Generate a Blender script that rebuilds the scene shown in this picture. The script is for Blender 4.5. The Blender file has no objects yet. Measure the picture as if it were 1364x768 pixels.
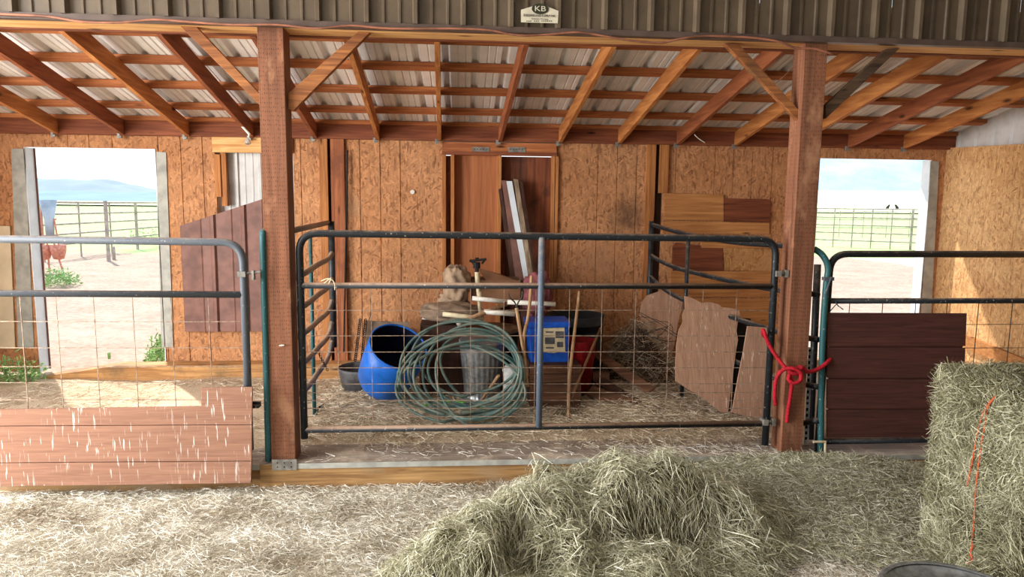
import bpy, bmesh, math, random
import numpy as np
from mathutils import Vector, Matrix, noise as mnoise

C = bpy.context.scene.collection
SC = bpy.context.scene
rnd = random.Random(7)
rng = np.random.default_rng(11)

# ------------------------------------------------------------------ camera
F_PX, W_PX, H_PX = 910.0, 1364.0, 768.0
CAM = Vector((0, 0, 1.95))
R3 = (Matrix.Rotation(math.radians(-4.3553), 3, 'Z') @ Matrix.Rotation(math.radians(90 - 6.9426), 3, 'X')
      @ Matrix.Rotation(math.radians(.6042), 3, 'Z'))
cd = bpy.data.cameras.new('camera'); cam = bpy.data.objects.new('camera', cd); C.objects.link(cam)
cd.sensor_width = 36; cd.lens = F_PX / W_PX * 36; cd.clip_end = 30000
cam.matrix_world = Matrix.Translation(CAM) @ R3.to_4x4()
SC.camera = cam

# ------------------------------------------------------------------ sky, sun, daylight from the alley's open side, added fill from its end
w = bpy.data.worlds.new('World'); SC.world = w; w.use_nodes = True
wt = w.node_tree; bgn = wt.nodes['Background']
tc = wt.nodes.new('ShaderNodeTexCoord'); sp = wt.nodes.new('ShaderNodeSeparateXYZ'); wr = wt.nodes.new('ShaderNodeValToRGB')
wt.links.new(tc.outputs['Generated'], sp.inputs[0]); wt.links.new(sp.outputs['Z'], wr.inputs[0]); wt.links.new(wr.outputs[0], bgn.inputs[0])
wr.color_ramp.elements[0].position = 0; wr.color_ramp.elements[0].color = (.93, .98, 1, 1)
wr.color_ramp.elements[1].position = .6; wr.color_ramp.elements[1].color = (.62, .8, 1, 1)
bgn.inputs[1].default_value = 1.9

def light(name, kind, loc, target, energy, color=(1, 1, 1), size=None):
    l = bpy.data.lights.new(name, kind); l.energy = energy; l.color = color
    if kind == 'SUN': l.angle = math.radians(1.2)
    if size: l.shape = 'RECTANGLE'; l.size, l.size_y = size
    o = bpy.data.objects.new(name, l); C.objects.link(o); o.location = loc
    o.rotation_euler = (Vector(target) - Vector(loc)).to_track_quat('-Z', 'Y').to_euler(); return o
light('sun', 'SUN', (-6, 14, 12.6), (-1.2, 7, 2.2), 7.5, (1, .95, .87))
light('open_side_daylight', 'AREA', (-5.9, 2.3, 2.2), (0.5, 3.9, .8), 880, (1, .98, .95), (3.9, 3.8))
light('end_fill', 'AREA', (-3.6, -4.1, 2.0), (.2, 5.6, 1.0), 130, (1, .985, .96), (5, 3.4))  # unseen fill lamp added in front of the closed rear wall
SC.view_settings.view_transform = 'Standard'; SC.view_settings.look = 'None'
SC.view_settings.exposure = 0.0; SC.view_settings.gamma = 1
try:
    SC.cycles.use_denoising = True; SC.cycles.max_bounces = 8; SC.cycles.diffuse_bounces = 5
    SC.cycles.sample_clamp_indirect = 6
except Exception: pass

# ------------------------------------------------------------------ measuring helpers
def ray(x, y): return R3 @ Vector(((x - W_PX / 2) / F_PX, -(y - H_PX / 2) / F_PX, -1))
def at(x, y, Y):
    d = ray(x, y); return CAM + d * (Y / d.y)
def atz(x, y, z):
    d = ray(x, y); return CAM + d * ((z - CAM.z) / d.z)
def atx(x, y, X):
    d = ray(x, y); return CAM + d * (X / d.x)
F, RY = 4.6, 7.056

# ------------------------------------------------------------------ materials
MATS = {}
def srgb(c):
    return tuple((v / 255 / 12.92 if v / 255 <= .04045 else ((v / 255 + .055) / 1.055) ** 2.4) for v in c) + (1,)
class NT:
    def __init__(s, name, rough=.8, metal=0, spec=.3):
        s.m = bpy.data.materials.new(name); s.m.use_nodes = True; s.t = s.m.node_tree; s.b = s.t.nodes['Principled BSDF']
        s.b.inputs['Roughness'].default_value = rough; s.b.inputs['Metallic'].default_value = metal
        s.b.inputs['Specular IOR Level'].default_value = spec; MATS[name] = s.m
        s.tc = s.n('ShaderNodeTexCoord')
    def n(s, k, **kw):
        x = s.t.nodes.new(k)
        for a, v in kw.items(): setattr(x, a, v)
        return x
    def l(s, a, b): s.t.links.new(a, b)
    def map(s, scale=(1, 1, 1), rot=(0, 0, 0), src=None):
        m = s.n('ShaderNodeMapping'); m.inputs['Scale'].default_value = scale; m.inputs['Rotation'].default_value = rot
        s.l(src or s.tc.outputs['Object'], m.inputs[0]); return m.outputs[0]
    def noise(s, vec, scale, detail=3, rough=.55, dist=0):
        x = s.n('ShaderNodeTexNoise'); x.inputs['Scale'].default_value = scale; x.inputs['Detail'].default_value = detail
        x.inputs['Roughness'].default_value = rough; x.inputs['Distortion'].default_value = dist; s.l(vec, x.inputs['Vector']); return x.outputs['Fac']
    def ramp(s, fac, stops):
        r = s.n('ShaderNodeValToRGB'); e = r.color_ramp.elements
        while len(e) < len(stops): e.new(.5)
        for el, (p, c) in zip(e, stops): el.position = p; el.color = srgb(c) if len(c) == 3 else c
        s.l(fac, r.inputs[0]); return r.outputs[0]
    def mix(s, fac, a, b, mode='MIX'):
        x = s.n('ShaderNodeMix', data_type='RGBA', blend_type=mode)
        if isinstance(fac, (int, float)): x.inputs[0].default_value = fac
        else: s.l(fac, x.inputs[0])
        for i, v in ((6, a), (7, b)):
            if isinstance(v, tuple): x.inputs[i].default_value = v
            else: s.l(v, x.inputs[i])
        return x.outputs[2]
    def col(s, c):
        if isinstance(c, tuple): s.b.inputs['Base Color'].default_value = srgb(c) if len(c) == 3 else c
        else: s.l(c, s.b.inputs['Base Color'])
    def bump(s, h, st=.3, d=.01):
        b = s.n('ShaderNodeBump'); b.inputs['Strength'].default_value = st; b.inputs['Distance'].default_value = d
        s.l(h, b.inputs['Height']); s.l(b.outputs[0], s.b.inputs['Normal'])
BW = lambda a, b: [(a, (0, 0, 0, 1)), (b, (1, 1, 1, 1))]
def plain(name, c, rough=.7, metal=0, var=.25, scale=20, c2=None):
    m = NT(name, rough, metal); n = m.noise(m.map(), scale, 4)
    c2 = c2 or tuple(int(v * (1 - var)) for v in c)
    m.col(m.ramp(n, [(.35, c2), (.62, c)])); m.bump(n, .15, .004); return m.m
def wood(name, light_, dark, axis='x', knots=True, rough=.75, grime=None, gs=1.0):
    m = NT(name, rough); s = {'x': (1.2, 14, 22), 'y': (22, 1.2, 14), 'z': (22, 14, 1.2)}[axis]
    v = m.map(tuple(k * gs for k in s)); n = m.noise(v, 1.6, 5, .6, .6); n2 = m.noise(m.map((1, 1, 1)), 1.3, 2)
    mid = tuple((a + b) // 2 for a, b in zip(light_, dark))
    c = m.ramp(n, [(.3, dark), (.48, mid), (.68, light_)])
    c = m.mix(m.ramp(n2, BW(.35, .75)), c, m.mix(1.0, c, (.78, .74, .7, 1), 'MULTIPLY'))
    if knots:
        vo = m.n('ShaderNodeTexVoronoi'); vo.inputs['Scale'].default_value = 1.0
        k = {'x': (2.2, 6, 9), 'y': (9, 2.2, 6), 'z': (9, 6, 2.2)}[axis]
        m.l(m.map(k), vo.inputs['Vector']); kf = m.ramp(vo.outputs['Distance'], [(.05, (1, 1, 1, 1)), (.14, (0, 0, 0, 1))])
        c = m.mix(kf, c, srgb(tuple(int(q * .5) for q in dark)))
    if grime:
        g = m.ramp(m.noise(m.map((1, 1, 1)), 3.1, 5, .65), BW(.5, .7)); c = m.mix(g, c, srgb(grime))
    m.col(c); m.bump(n, .25, .003); return m.m
def osb(name, plane='xz', light_=(200, 146, 102), dark=(122, 80, 54), stain=None):
    m = NT(name, .8)
    if plane == 'yz':
        s = m.n('ShaderNodeSeparateXYZ'); k = m.n('ShaderNodeCombineXYZ'); m.l(m.tc.outputs['Object'], s.inputs[0])
        m.l(s.outputs['Y'], k.inputs['X']); m.l(s.outputs['Z'], k.inputs['Y']); base = k.outputs[0]
    else:
        s = m.n('ShaderNodeSeparateXYZ'); k = m.n('ShaderNodeCombineXYZ'); m.l(m.tc.outputs['Object'], s.inputs[0])
        m.l(s.outputs['X'], k.inputs['X']); m.l(s.outputs['Z'], k.inputs['Y']); base = k.outputs[0]
    def layer(ang, sc):
        v = m.n('ShaderNodeTexVoronoi'); v.inputs['Scale'].default_value = 1; v.voronoi_dimensions = '2D'
        m.l(m.map((sc, sc * 3.4, 1), (0, 0, 0), m.map((1, 1, 1), (0, 0, ang), base)), v.inputs['Vector'])
        q = m.n('ShaderNodeSeparateColor'); m.l(v.outputs['Color'], q.inputs[0]); return q.outputs[0], q.outputs[1]
    a, a2 = layer(.45, 15); b, b2 = layer(-.7, 17); c3, c4 = layer(1.5, 19)
    def fmix(f, x, y):
        z = m.n('ShaderNodeMix', data_type='FLOAT'); m.l(f, z.inputs[0]); m.l(x, z.inputs[2]); m.l(y, z.inputs[3]); return z.outputs[0]
    st = lambda x: m.ramp(x, [(.49, (0, 0, 0, 1)), (.51, (1, 1, 1, 1))])
    h = fmix(st(b2), a, b); h = fmix(st(c4), h, c3)
    fine = m.noise(m.map((40, 90, 1), (0, 0, .4), base), 1, 3)
    mid = tuple((p * 3 + q) // 4 for p, q in zip(light_, dark)); mid2 = tuple((p + 2 * q) // 3 for p, q in zip(light_, dark))
    c = m.ramp(h, [(0, dark), (.07, mid2), (.3, mid), (.8, light_), (1, tuple(min(255, int(v * 1.1)) for v in light_))])
    c = m.mix(.28, c, m.ramp(fine, [(.3, dark), (.7, light_)]))
    big = m.noise(m.map((1, 1, 1), src=base), 1.4, 3); c = m.mix(m.ramp(big, BW(.35, .7)), c, m.mix(1.0, c, (.84, .76, .68, 1), 'MULTIPLY'))
    if stain:
        for (px, py, rad, colr, amt) in stain:
            vm = m.n('ShaderNodeVectorMath', operation='DISTANCE'); m.l(base, vm.inputs[0]); vm.inputs[1].default_value = (px, py, 0)
            ad = m.n('ShaderNodeMath', operation='MULTIPLY_ADD'); m.l(m.noise(m.map((1, 1, 1), src=base), 9, 4), ad.inputs[0]); ad.inputs[1].default_value = rad * .9; m.l(vm.outputs['Value'], ad.inputs[2])
            f = m.ramp(ad.outputs[0], [(min(.98, rad * .5), (amt,) * 3 + (1,)), (min(.99, rad * 1.5), (0, 0, 0, 1))]); c = m.mix(f, c, srgb(colr))
    m.col(c); m.bump(h, .12, .002); return m.m

wood('fir_x', (238, 194, 134), (196, 138, 80), 'x'); wood('fir_y', (208, 142, 80), (150, 86, 44), 'y'); wood('fir_y_dark', (168, 100, 62), (120, 64, 38), 'y')
wood('fir_z', (196, 134, 78), (140, 84, 46), 'z'); wood('red_beam', (150, 88, 58), (98, 50, 32), 'x'); wood('purlin_wood', (196, 126, 76), (136, 76, 44), 'x')
wood('brace_wood', (178, 116, 66), (104, 60, 34), 'x', grime=(90, 66, 46)); wood('brace_dark', (110, 86, 66), (60, 46, 36), 'x')
wood('old_sill', (186, 148, 98), (120, 86, 52), 'x', grime=(150, 126, 98)); wood('sill_top', (172, 160, 148), (120, 106, 94), 'x', False, grime=(196, 180, 160))
wood('weathered', (206, 160, 104), (140, 96, 58), 'x', grime=(120, 94, 66)); wood('gray_wood', (176, 156, 132), (112, 92, 72), 'z', False)
wood('board_light', (204, 146, 90), (160, 104, 58), 'x'); wood('board_dark', (140, 78, 50), (96, 50, 34), 'x', False)
wood('plywood_warm', (196, 128, 82), (136, 78, 48), 'z', False, gs=.35); wood('plywood_dark', (150, 84, 52), (56, 32, 24), 'z', False, grime=(54, 34, 28), gs=.35)
wood('handle_wood', (196, 160, 122), (140, 104, 74), 'z', False); wood('scrap_wood', (128, 90, 66), (70, 46, 34), 'x', False); wood('box_brown', (84, 54, 42), (50, 32, 26), 'z', False)
def post_mat(name, light_, dark):
    m = NT(name, .85); n = m.noise(m.map((18, 18, 1.0)), 1.5, 5, .6, .5)
    c = m.ramp(n, [(.3, dark), (.7, light_)])
    v = m.n('ShaderNodeTexVoronoi'); v.inputs['Scale'].default_value = 1; v.inputs['Randomness'].default_value = .25
    m.l(m.map((75, 75, 36)), v.inputs['Vector']); f = m.ramp(v.outputs['Distance'], [(.12, (.75, .75, .75, 1)), (.3, (0, 0, 0, 1))])
    c = m.mix(f, c, srgb(tuple(int(q * .62) for q in dark)))
    g = m.ramp(m.noise(m.map((1, 1, .6)), 4, 5, .7), BW(.56, .72)); c = m.mix(g, c, srgb((168, 122, 92)))
    m.col(c); m.bump(f, .3, -.002); return m.m
post_mat('treated_post', (146, 96, 70), (102, 66, 48))
def lap_mat(name, light_, dark, splat, axis='x', dens=.62):
    m = NT(name, .75); s = {'x': (1.6, 10, 34), 'z': (30, 10, 1.6)}[axis]
    n = m.noise(m.map(s), 1.3, 5, .62, 1.2); c = m.ramp(n, [(.3, dark), (.7, light_)])
    sp1 = m.ramp(m.noise(m.map((85, 20, 7.0)), 1, 2, .5), BW(dens, dens + .05)); sp2 = m.ramp(m.noise(m.map((1.2, 1, 2.2)), 1.6, 2), BW(.38, .56))
    f = m.mix(1.0, sp1, sp2, 'MULTIPLY'); c = m.mix(f, c, srgb(splat)); m.col(c); m.bump(n, .2, .002); return m.m
lap_mat('lap_board', (160, 118, 96), (132, 94, 76), (212, 204, 196), dens=.625)
lap_mat('lap_scrap', (186, 146, 120), (150, 112, 90), (216, 200, 184), 'z', .66)
lap_mat('lap_dark', (92, 54, 46), (62, 34, 30), (100, 66, 56), dens=.8)
plain('siding_tan', (98, 84, 68), .4, 0, .12, 6); plain('siding_trim', (92, 76, 68), .4, 0, .15, 8)
plain('siding_grey', (206, 204, 202), .4, 0, .1, 6); plain('panel_brown', (134, 96, 86), .5, 0, .18, 7)
plain('roof_metal', (232, 230, 228), .45, 0.0, .06, 5); plain('flashing', (176, 176, 168), .7, 0, .16, 9); plain('flashing_white', (222, 230, 238), .35, 0, .06, 6)
plain('galvanised', (176, 180, 182), .38, .75, .25, 26); plain('plate_metal', (150, 146, 138), .5, .3, .25, 18)
plain('cream_panel', (222, 206, 176), .6, 0, .08, 5); plain('black_tube', (58, 62, 66), .42, .1, .45, 14, (34, 34, 36)); plain('grey_tube', (118, 122, 128), .45, .1, .4, 14, (84, 82, 82))
plain('wire_rust', (176, 152, 132), .5, .4, .35, 30); plain('wire_dark', (80, 74, 68), .5, .4, .3, 30)
def dusty(name, c, dust, rough=.45, lo=.22, hi=.55):
    m = NT(name, rough); g = m.n('ShaderNodeNewGeometry'); s = m.n('ShaderNodeSeparateXYZ'); m.l(g.outputs['Normal'], s.inputs[0])
    n = m.noise(m.map(), 16, 5, .7); a = m.n('ShaderNodeMath', operation='MULTIPLY'); m.l(s.outputs['Z'], a.inputs[0]); m.l(n, a.inputs[1])
    f = m.ramp(a.outputs[0], BW(lo, hi)); k = m.ramp(m.noise(m.map(), 55, 2), [(.66, (0, 0, 0, 1)), (.72, (1, 1, 1, 1))])
    cc = m.mix(f, srgb(c), srgb(dust)); k2 = m.mix(1.0, k, (.5, .5, .5, 1), 'MULTIPLY'); m.col(m.mix(k2, cc, srgb((190, 182, 170)))); return m.m
dusty('gate_black', (30, 34, 38), (126, 108, 94)); dusty('gate_grey', (82, 88, 96), (140, 128, 120)); dusty('gate_bluegrey', (88, 100, 116), (160, 150, 140)); dusty('gate_teal', (42, 88, 92), (120, 116, 104)); dusty('gate_dusty', (34, 38, 42), (142, 116, 96), .6, .02, .3); dusty('bow_rail', (112, 104, 98), (168, 146, 126))
plain('black_matte', (34, 32, 32), .8, 0, .3); plain('rubber_black', (96, 96, 98), .6, 0, .3, 16, (66, 64, 66)); plain('blue_barrel', (34, 112, 214), .35, 0, .12, 8); plain('blue_inside', (16, 24, 52), .6)
plain('blue_crate', (30, 88, 196), .4, 0, .2); plain('red_plastic', (168, 30, 36), .5, 0, .3); plain('dark_barrel', (44, 50, 54), .5, 0, .3, 8); plain('pvc_white', (228, 222, 210), .4, 0, .1); plain('pvc_aged', (216, 200, 166), .5, 0, .15)
plain('paper_bag', (176, 150, 124), .85, 0, .25, 9); plain('sack_grey', (150, 128, 108), .85, 0, .3, 7); plain('cardboard', (140, 100, 72), .85, 0, .2, 5); plain('white_bag', (222, 222, 220), .6, 0, .15); plain('dust_lid', (158, 128, 100), .9, 0, .3, 12)
plain('hose_green', (70, 100, 98), .45, 0, .35, 9, (118, 128, 116)); plain('hose_bright', (96, 170, 60), .45, 0, .2); plain('twine_orange', (222, 96, 50), .7, 0, .2, 60); plain('rope_red', (190, 24, 42), .75, 0, .35, 90); plain('cable_copper', (160, 104, 80), .5, 0, .3, 9)
plain('sign_white', (214, 206, 184), .5, 0, .12, 10); plain('sign_ink', (32, 36, 34), .6); plain('sign_green', (52, 52, 34), .6); plain('rust_pink', (214, 140, 118), .6, 0, .2); plain('fence_pipe', (176, 160, 152), .6, 0, .2, 5); plain('zinc_pale', (170, 182, 196), .5, 0, .15, 4)
plain('cloth_pink', (156, 92, 96), .9, 0, .35, 12); plain('rock_earth', (150, 122, 94), .95, 0, .25, 6); plain('leaf_green', (158, 200, 124), .7, 0, .3, 20); plain('leaf_dark', (92, 150, 70), .7, 0, .3, 20); plain('bird_dark', (60, 54, 52), .8)
m = NT('glass_bulb', .1); m.col((235, 240, 240)); m.b.inputs['Transmission Weight'].default_value = .8
def ground_mat(name, a, b, c=None, scale=3, fine=40):
    m = NT(name, .95, spec=.1); n = m.noise(m.map(), scale, 6, .65); n2 = m.noise(m.map(), fine, 3, .6)
    k = m.ramp(n, [(.3, a), (.7, b)]); k = m.mix(.4, k, m.ramp(n2, [(.35, a), (.65, c or b)])); m.col(k); m.bump(n2, .5, .02); return m.m
ground_mat('straw_bed', (150, 136, 112), (196, 184, 160), (216, 206, 184), 5, 90); ground_mat('stall_dirt', (160, 138, 114), (204, 184, 158), (222, 204, 178), 4, 60)
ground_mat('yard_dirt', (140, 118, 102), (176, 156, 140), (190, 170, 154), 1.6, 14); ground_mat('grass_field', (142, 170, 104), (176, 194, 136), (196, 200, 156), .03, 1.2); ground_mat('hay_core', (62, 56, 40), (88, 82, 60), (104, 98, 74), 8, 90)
ground_mat('hill_far', (128, 140, 148), (136, 148, 154), (130, 144, 150), .004, .02); ground_mat('hill_near', (112, 134, 148), (134, 152, 160), (124, 146, 146), .006, .03); ground_mat('hill_right', (150, 172, 186), (176, 192, 202), (160, 180, 184), .02, .08)  # distance haze is put into these pale blue-grey hill colours
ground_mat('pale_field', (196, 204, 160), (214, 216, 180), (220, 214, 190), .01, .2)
def strand_mat(name, stops):
    m = NT(name, .8, spec=.2); a = m.n('ShaderNodeAttribute'); a.attribute_name = 'tint'
    m.col(m.ramp(a.outputs['Fac'], stops)); return m.m
strand_mat('straw_pale', [(0, (128, 112, 94)), (.2, (178, 168, 148)), (.45, (214, 208, 192)), (.75, (238, 234, 224)), (1, (252, 250, 244))])
strand_mat('hay_green', [(0, (92, 84, 60)), (.2, (134, 130, 98)), (.5, (176, 174, 144)), (.8, (214, 210, 184)), (1, (240, 236, 218))])
strand_mat('straw_brown', [(0, (124, 104, 82)), (.3, (178, 158, 130)), (.7, (222, 208, 182)), (1, (246, 238, 220))])
M = MATS

# ------------------------------------------------------------------ mesh helpers
class MB:
    def __init__(s): s.v = []; s.f = []
    def quadbox(s, p):            # p: 8 corners, bottom 4 (ccw) then top 4
        k = len(s.v); s.v += [tuple(q) for q in p]
        s.f += [tuple(k + i for i in q) for q in ((3, 2, 1, 0), (4, 5, 6, 7), (0, 1, 5, 4), (1, 2, 6, 5), (2, 3, 7, 6), (3, 0, 4, 7))]; return s
    def box(s, x0, x1, y0, y1, z0, z1):
        return s.quadbox([(x0, y0, z0), (x1, y0, z0), (x1, y1, z0), (x0, y1, z0), (x0, y0, z1), (x1, y0, z1), (x1, y1, z1), (x0, y1, z1)])
    def beam(s, a, b, wd, ht, up=(0, 0, 1)):   # a bar from a to b, width across, height along up
        a, b = Vector(a), Vector(b); d = (b - a).normalized(); u = Vector(up); sd = d.cross(u).normalized(); u = sd.cross(d).normalized()
        x, y = sd * wd / 2, u * ht / 2
        return s.quadbox([a - x - y, b - x - y, b + x - y, a + x - y, a - x + y, b - x + y, b + x + y, a + x + y])
    def prism(s, pts, off):       # planar polygon extruded by vector off
        k = len(s.v); n = len(pts); off = Vector(off); s.v += [tuple(p) for p in pts] + [tuple(Vector(p) + off) for p in pts]
        s.f += [tuple(range(k, k + n)), tuple(range(k + 2 * n - 1, k + n - 1, -1))] + [(k + i, k + n + i, k + n + (i + 1) % n, k + (i + 1) % n) for i in range(n)]; return s
    def tube(s, pts, r, n=8, closed=False, cap=True):
        P = [Vector(p) for p in pts]; m_ = len(P); rr = r if hasattr(r, '__len__') else [r] * m_
        T = [(P[(i + 1) % m_ if closed else min(i + 1, m_ - 1)] - P[(i - 1) if closed else max(i - 1, 0)]).normalized() for i in range(m_)]
        u = T[0].orthogonal().normalized(); k = len(s.v)
        for i in range(m_):
            u = (u - T[i] * u.dot(T[i])); u = u.normalized() if u.length > 1e-6 else T[i].orthogonal().normalized(); v = T[i].cross(u)
            for j in range(n):
                a = 2 * math.pi * j / n; s.v.append(tuple(P[i] + (u * math.cos(a) + v * math.sin(a)) * rr[i]))
        for i in range(m_ if closed else m_ - 1):
            for j in range(n):
                a, b = k + i * n + j, k + i * n + (j + 1) % n; c, d = k + ((i + 1) % m_) * n + (j + 1) % n, k + ((i + 1) % m_) * n + j; s.f.append((a, b, c, d))
        if cap and not closed: s.f += [tuple(range(k + n - 1, k - 1, -1)), tuple(range(k + (m_ - 1) * n, k + m_ * n))]
        return s
    def lathe(s, prof, c=(0, 0, 0), n=28, M3=None, fn=None):
        k = len(s.v); c = Vector(c)
        for (r, z) in prof:
            for j in range(n):
                a = 2 * math.pi * j / n; q = r if fn is None else fn(r, z, a); p = Vector((q * math.cos(a), q * math.sin(a), z))
                if M3: p = M3 @ p
                s.v.append(tuple(c + p))
        for i in range(len(prof) - 1):
            for j in range(n): s.f.append((k + i * n + j, k + i * n + (j + 1) % n, k + (i + 1) * n + (j + 1) % n, k + (i + 1) * n + j))
        return s
    def grid(s, xs, ys, fn):
        k = len(s.v); n = len(xs)
        for y in ys:
            for x in xs: s.v.append(tuple(fn(x, y)))
        for j in range(len(ys) - 1):
            for i in range(n - 1): s.f.append((k + j * n + i, k + j * n + i + 1, k + (j + 1) * n + i + 1, k + (j + 1) * n + i))
        return s
    def build(s, name, mat, parent=None, smooth=False, bevel=0, solid=0):
        me = bpy.data.meshes.new(name); me.from_pydata(s.v, [], s.f); me.materials.append(M[mat]); me.update()
        if smooth: me.polygons.foreach_set('use_smooth', [True] * len(me.polygons))
        o = bpy.data.objects.new(name, me); C.objects.link(o)
        if solid:
            q = o.modifiers.new('solid', 'SOLIDIFY'); q.thickness = solid; q.offset = 0
        if bevel:
            b = o.modifiers.new('bevel', 'BEVEL'); b.width = bevel; b.segments = 2; b.limit_method = 'ANGLE'
        if parent: put(o, parent)
        return o
def wloc(o):
    l = Vector(o.location)
    while o.parent: o = o.parent; l += Vector(o.location)
    return l
def put(o, parent):
    l = Vector(o.location); o.parent = parent; o.location = l - wloc(parent)
def tag(o, label=None, cat=None, group=None, kind=None):
    if label: o['label'] = label
    if cat: o['category'] = cat
    if group: o['group'] = group
    if kind: o['kind'] = kind
    return o
def thing(name, label, cat, loc=(0, 0, 0), group=None, kind=None):
    o = bpy.data.objects.new(name, None); C.objects.link(o); o.location = loc; o.empty_display_size = .1
    return tag(o, label, cat, group, kind)
def struct(name): return thing(name, None, None, kind='structure')
def copy_tree(o, off, label=None, parent=None):
    c = o.copy(); C.objects.link(c)
    if parent: c.parent = parent
    else: c.location = Vector(o.location) + Vector(off)
    if label: c['label'] = label
    for ch in list(o.children): copy_tree(ch, (0, 0, 0), None, c)
    return c
def smooth_path(pts, k=6, closed=False):
    P = [Vector(p) for p in pts]; n = len(P); out = []
    g = lambda i: P[i % n] if closed else P[max(0, min(n - 1, i))]
    for i in range(n if closed else n - 1):
        a, b, c, d = g(i - 1), g(i), g(i + 1), g(i + 2)
        for j in range(k):
            t = j / k; out.append(.5 * ((2 * b) + (c - a) * t + (2 * a - 5 * b + 4 * c - d) * t * t + (3 * b - a - 3 * c + d) * t ** 3))
    if not closed: out.append(P[-1])
    return out
def round_path(pts, rad, k=6):
    P = [Vector(p) for p in pts]; out = [P[0]]
    for i in range(1, len(P) - 1):
        a = (P[i - 1] - P[i]).normalized(); b = (P[i + 1] - P[i]).normalized(); s, e = P[i] + a * rad, P[i] + b * rad
        for j in range(k + 1):
            t = j / k; out.append(s * (1 - t) ** 2 + P[i] * 2 * t * (1 - t) + e * t * t)
    out.append(P[-1]); return out
def nz(x, y, s=1.0, o=0.0): return mnoise.noise(Vector((x * s + o, y * s - o, o)))

# straw: thin bent ribbons
def strands(name, Cn, D, L, Wd, mat, bend=.25, bdir=None, parent=None, tint=None):
    n = len(Cn); D = D / np.linalg.norm(D, axis=1, keepdims=True)
    up = rng.normal(size=(n, 3)); S = np.cross(D, up); S /= np.linalg.norm(S, axis=1, keepdims=True)
    B = np.cross(D, S) * (rng.uniform(-bend, bend, n) * L)[:, None] * .5
    if bdir is not None: B += bdir
    L = L[:, None]; Wd = Wd[:, None] / 2
    P0, P1, P2 = Cn - D * L / 2, Cn + B, Cn + D * L / 2
    V = np.stack([P0 - S * Wd, P0 + S * Wd, P1 - S * Wd, P1 + S * Wd, P2 - S * Wd * .5, P2 + S * Wd * .5], 1).reshape(-1, 3)
    base = (np.arange(n) * 6)[:, None]; Fq = np.concatenate([base + np.array([0, 1, 3, 2]), base + np.array([2, 3, 5, 4])], 1).reshape(-1)
    me = bpy.data.meshes.new(name); me.vertices.add(n * 6); me.vertices.foreach_set('co', V.ravel())
    me.loops.add(n * 8); me.loops.foreach_set('vertex_index', Fq.astype(np.int32)); me.polygons.add(n * 2)
    me.polygons.foreach_set('loop_start', np.arange(0, n * 8, 4, dtype=np.int32)); me.update(calc_edges=True)
    t = me.attributes.new('tint', 'FLOAT', 'POINT'); tv = rng.random(n) if tint is None else tint; t.data.foreach_set('value', np.repeat(tv, 6).astype(np.float32))
    me.materials.append(M[mat]); o = bpy.data.objects.new(name, me); C.objects.link(o)
    if parent: put(o, parent)
    return o

# ================================================================== THE SETTING
# alley ground and stall ground
def Ha(x, y):
    h = .02 * nz(x, y, 1.3) + .012 * nz(x, y, 4, 3)
    g = lambda cx, cy, sx, sy, a: a * math.exp(-((x - cx) / sx) ** 2 - ((y - cy) / sy) ** 2)
    return h + g(2.3, 4.45, 1.3, .45, .15) + g(2.6, 3.9, .7, .6, .1)
def Hs(x, y):
    h = .205 + .02 * nz(x, y, 1.1, 5) + .01 * nz(x, y, 5, 2)
    if y < 5.0: h -= .05
    return h + .1 * math.exp(-((x - 1.5) / .55) ** 2 - ((y - 6.0) / .8) ** 2) * (1 if x < 2.4 else .4)
fl = struct('floor')
lin = lambda a, b, n: [a + (b - a) * i / n for i in range(n + 1)]
MB().grid(lin(-7, 7, 140), lin(-5, 4.66, 96), lambda x, y: (x, y, Ha(x, y))).build('alley_ground', 'straw_bed', fl, True)
MB().grid(lin(-5.0, 5.3, 120), lin(4.62, 7.12, 40), lambda x, y: (x, y, Hs(x, y))).build('stall_ground', 'stall_dirt', fl, True)
# yard, fields and hills
gr = struct('yard_ground')
def Hy(x, y): return .2 + (.05 * nz(x, y, .5, 9) + .03 * nz(x, y, 2, 4)) * min(1, max(0, (y - 7.1) / 1.2))
MB().grid(lin(-16, 14, 120), [7.1 + (i / 70) ** 1.6 * 17 for i in range(71)], lambda x, y: (x, y, Hy(x, y))).build('yard_dirt', 'yard_dirt', gr, True)
MB().grid(lin(-1, 1, 10), lin(0, 1, 12), lambda x, y: (x * (30 + 700 * y), 24 + 900 * y ** 2, .17 + .0 * x)).build('pasture', 'grass_field', gr, True)
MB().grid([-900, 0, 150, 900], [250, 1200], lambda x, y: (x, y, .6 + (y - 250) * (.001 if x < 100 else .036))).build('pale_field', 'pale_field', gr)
def hills(name, x0, x1, Y, prof, mat, depth=900, amp=1):
    xs = lin(x0, x1, 90)
    def fn(x, t): return (x, Y + depth * t, prof(x) * (math.sin(min(t, .7) / .7 * math.pi / 2)) * (1 + .25 * nz(x, t * 900, .006) * amp) - 1)
    return MB().grid(xs, lin(0, 1, 24), fn).build(name, mat, gr, True)
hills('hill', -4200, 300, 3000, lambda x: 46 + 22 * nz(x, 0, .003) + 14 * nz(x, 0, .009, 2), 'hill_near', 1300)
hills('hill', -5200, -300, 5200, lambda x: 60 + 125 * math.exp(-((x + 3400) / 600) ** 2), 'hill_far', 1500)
hills('hill', 500, 3200, 2200, lambda x: 230 + 40 * nz(x, 0, .002, 7) - max(0, (x - 1350)) * .04, 'hill_right', 900)

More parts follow.
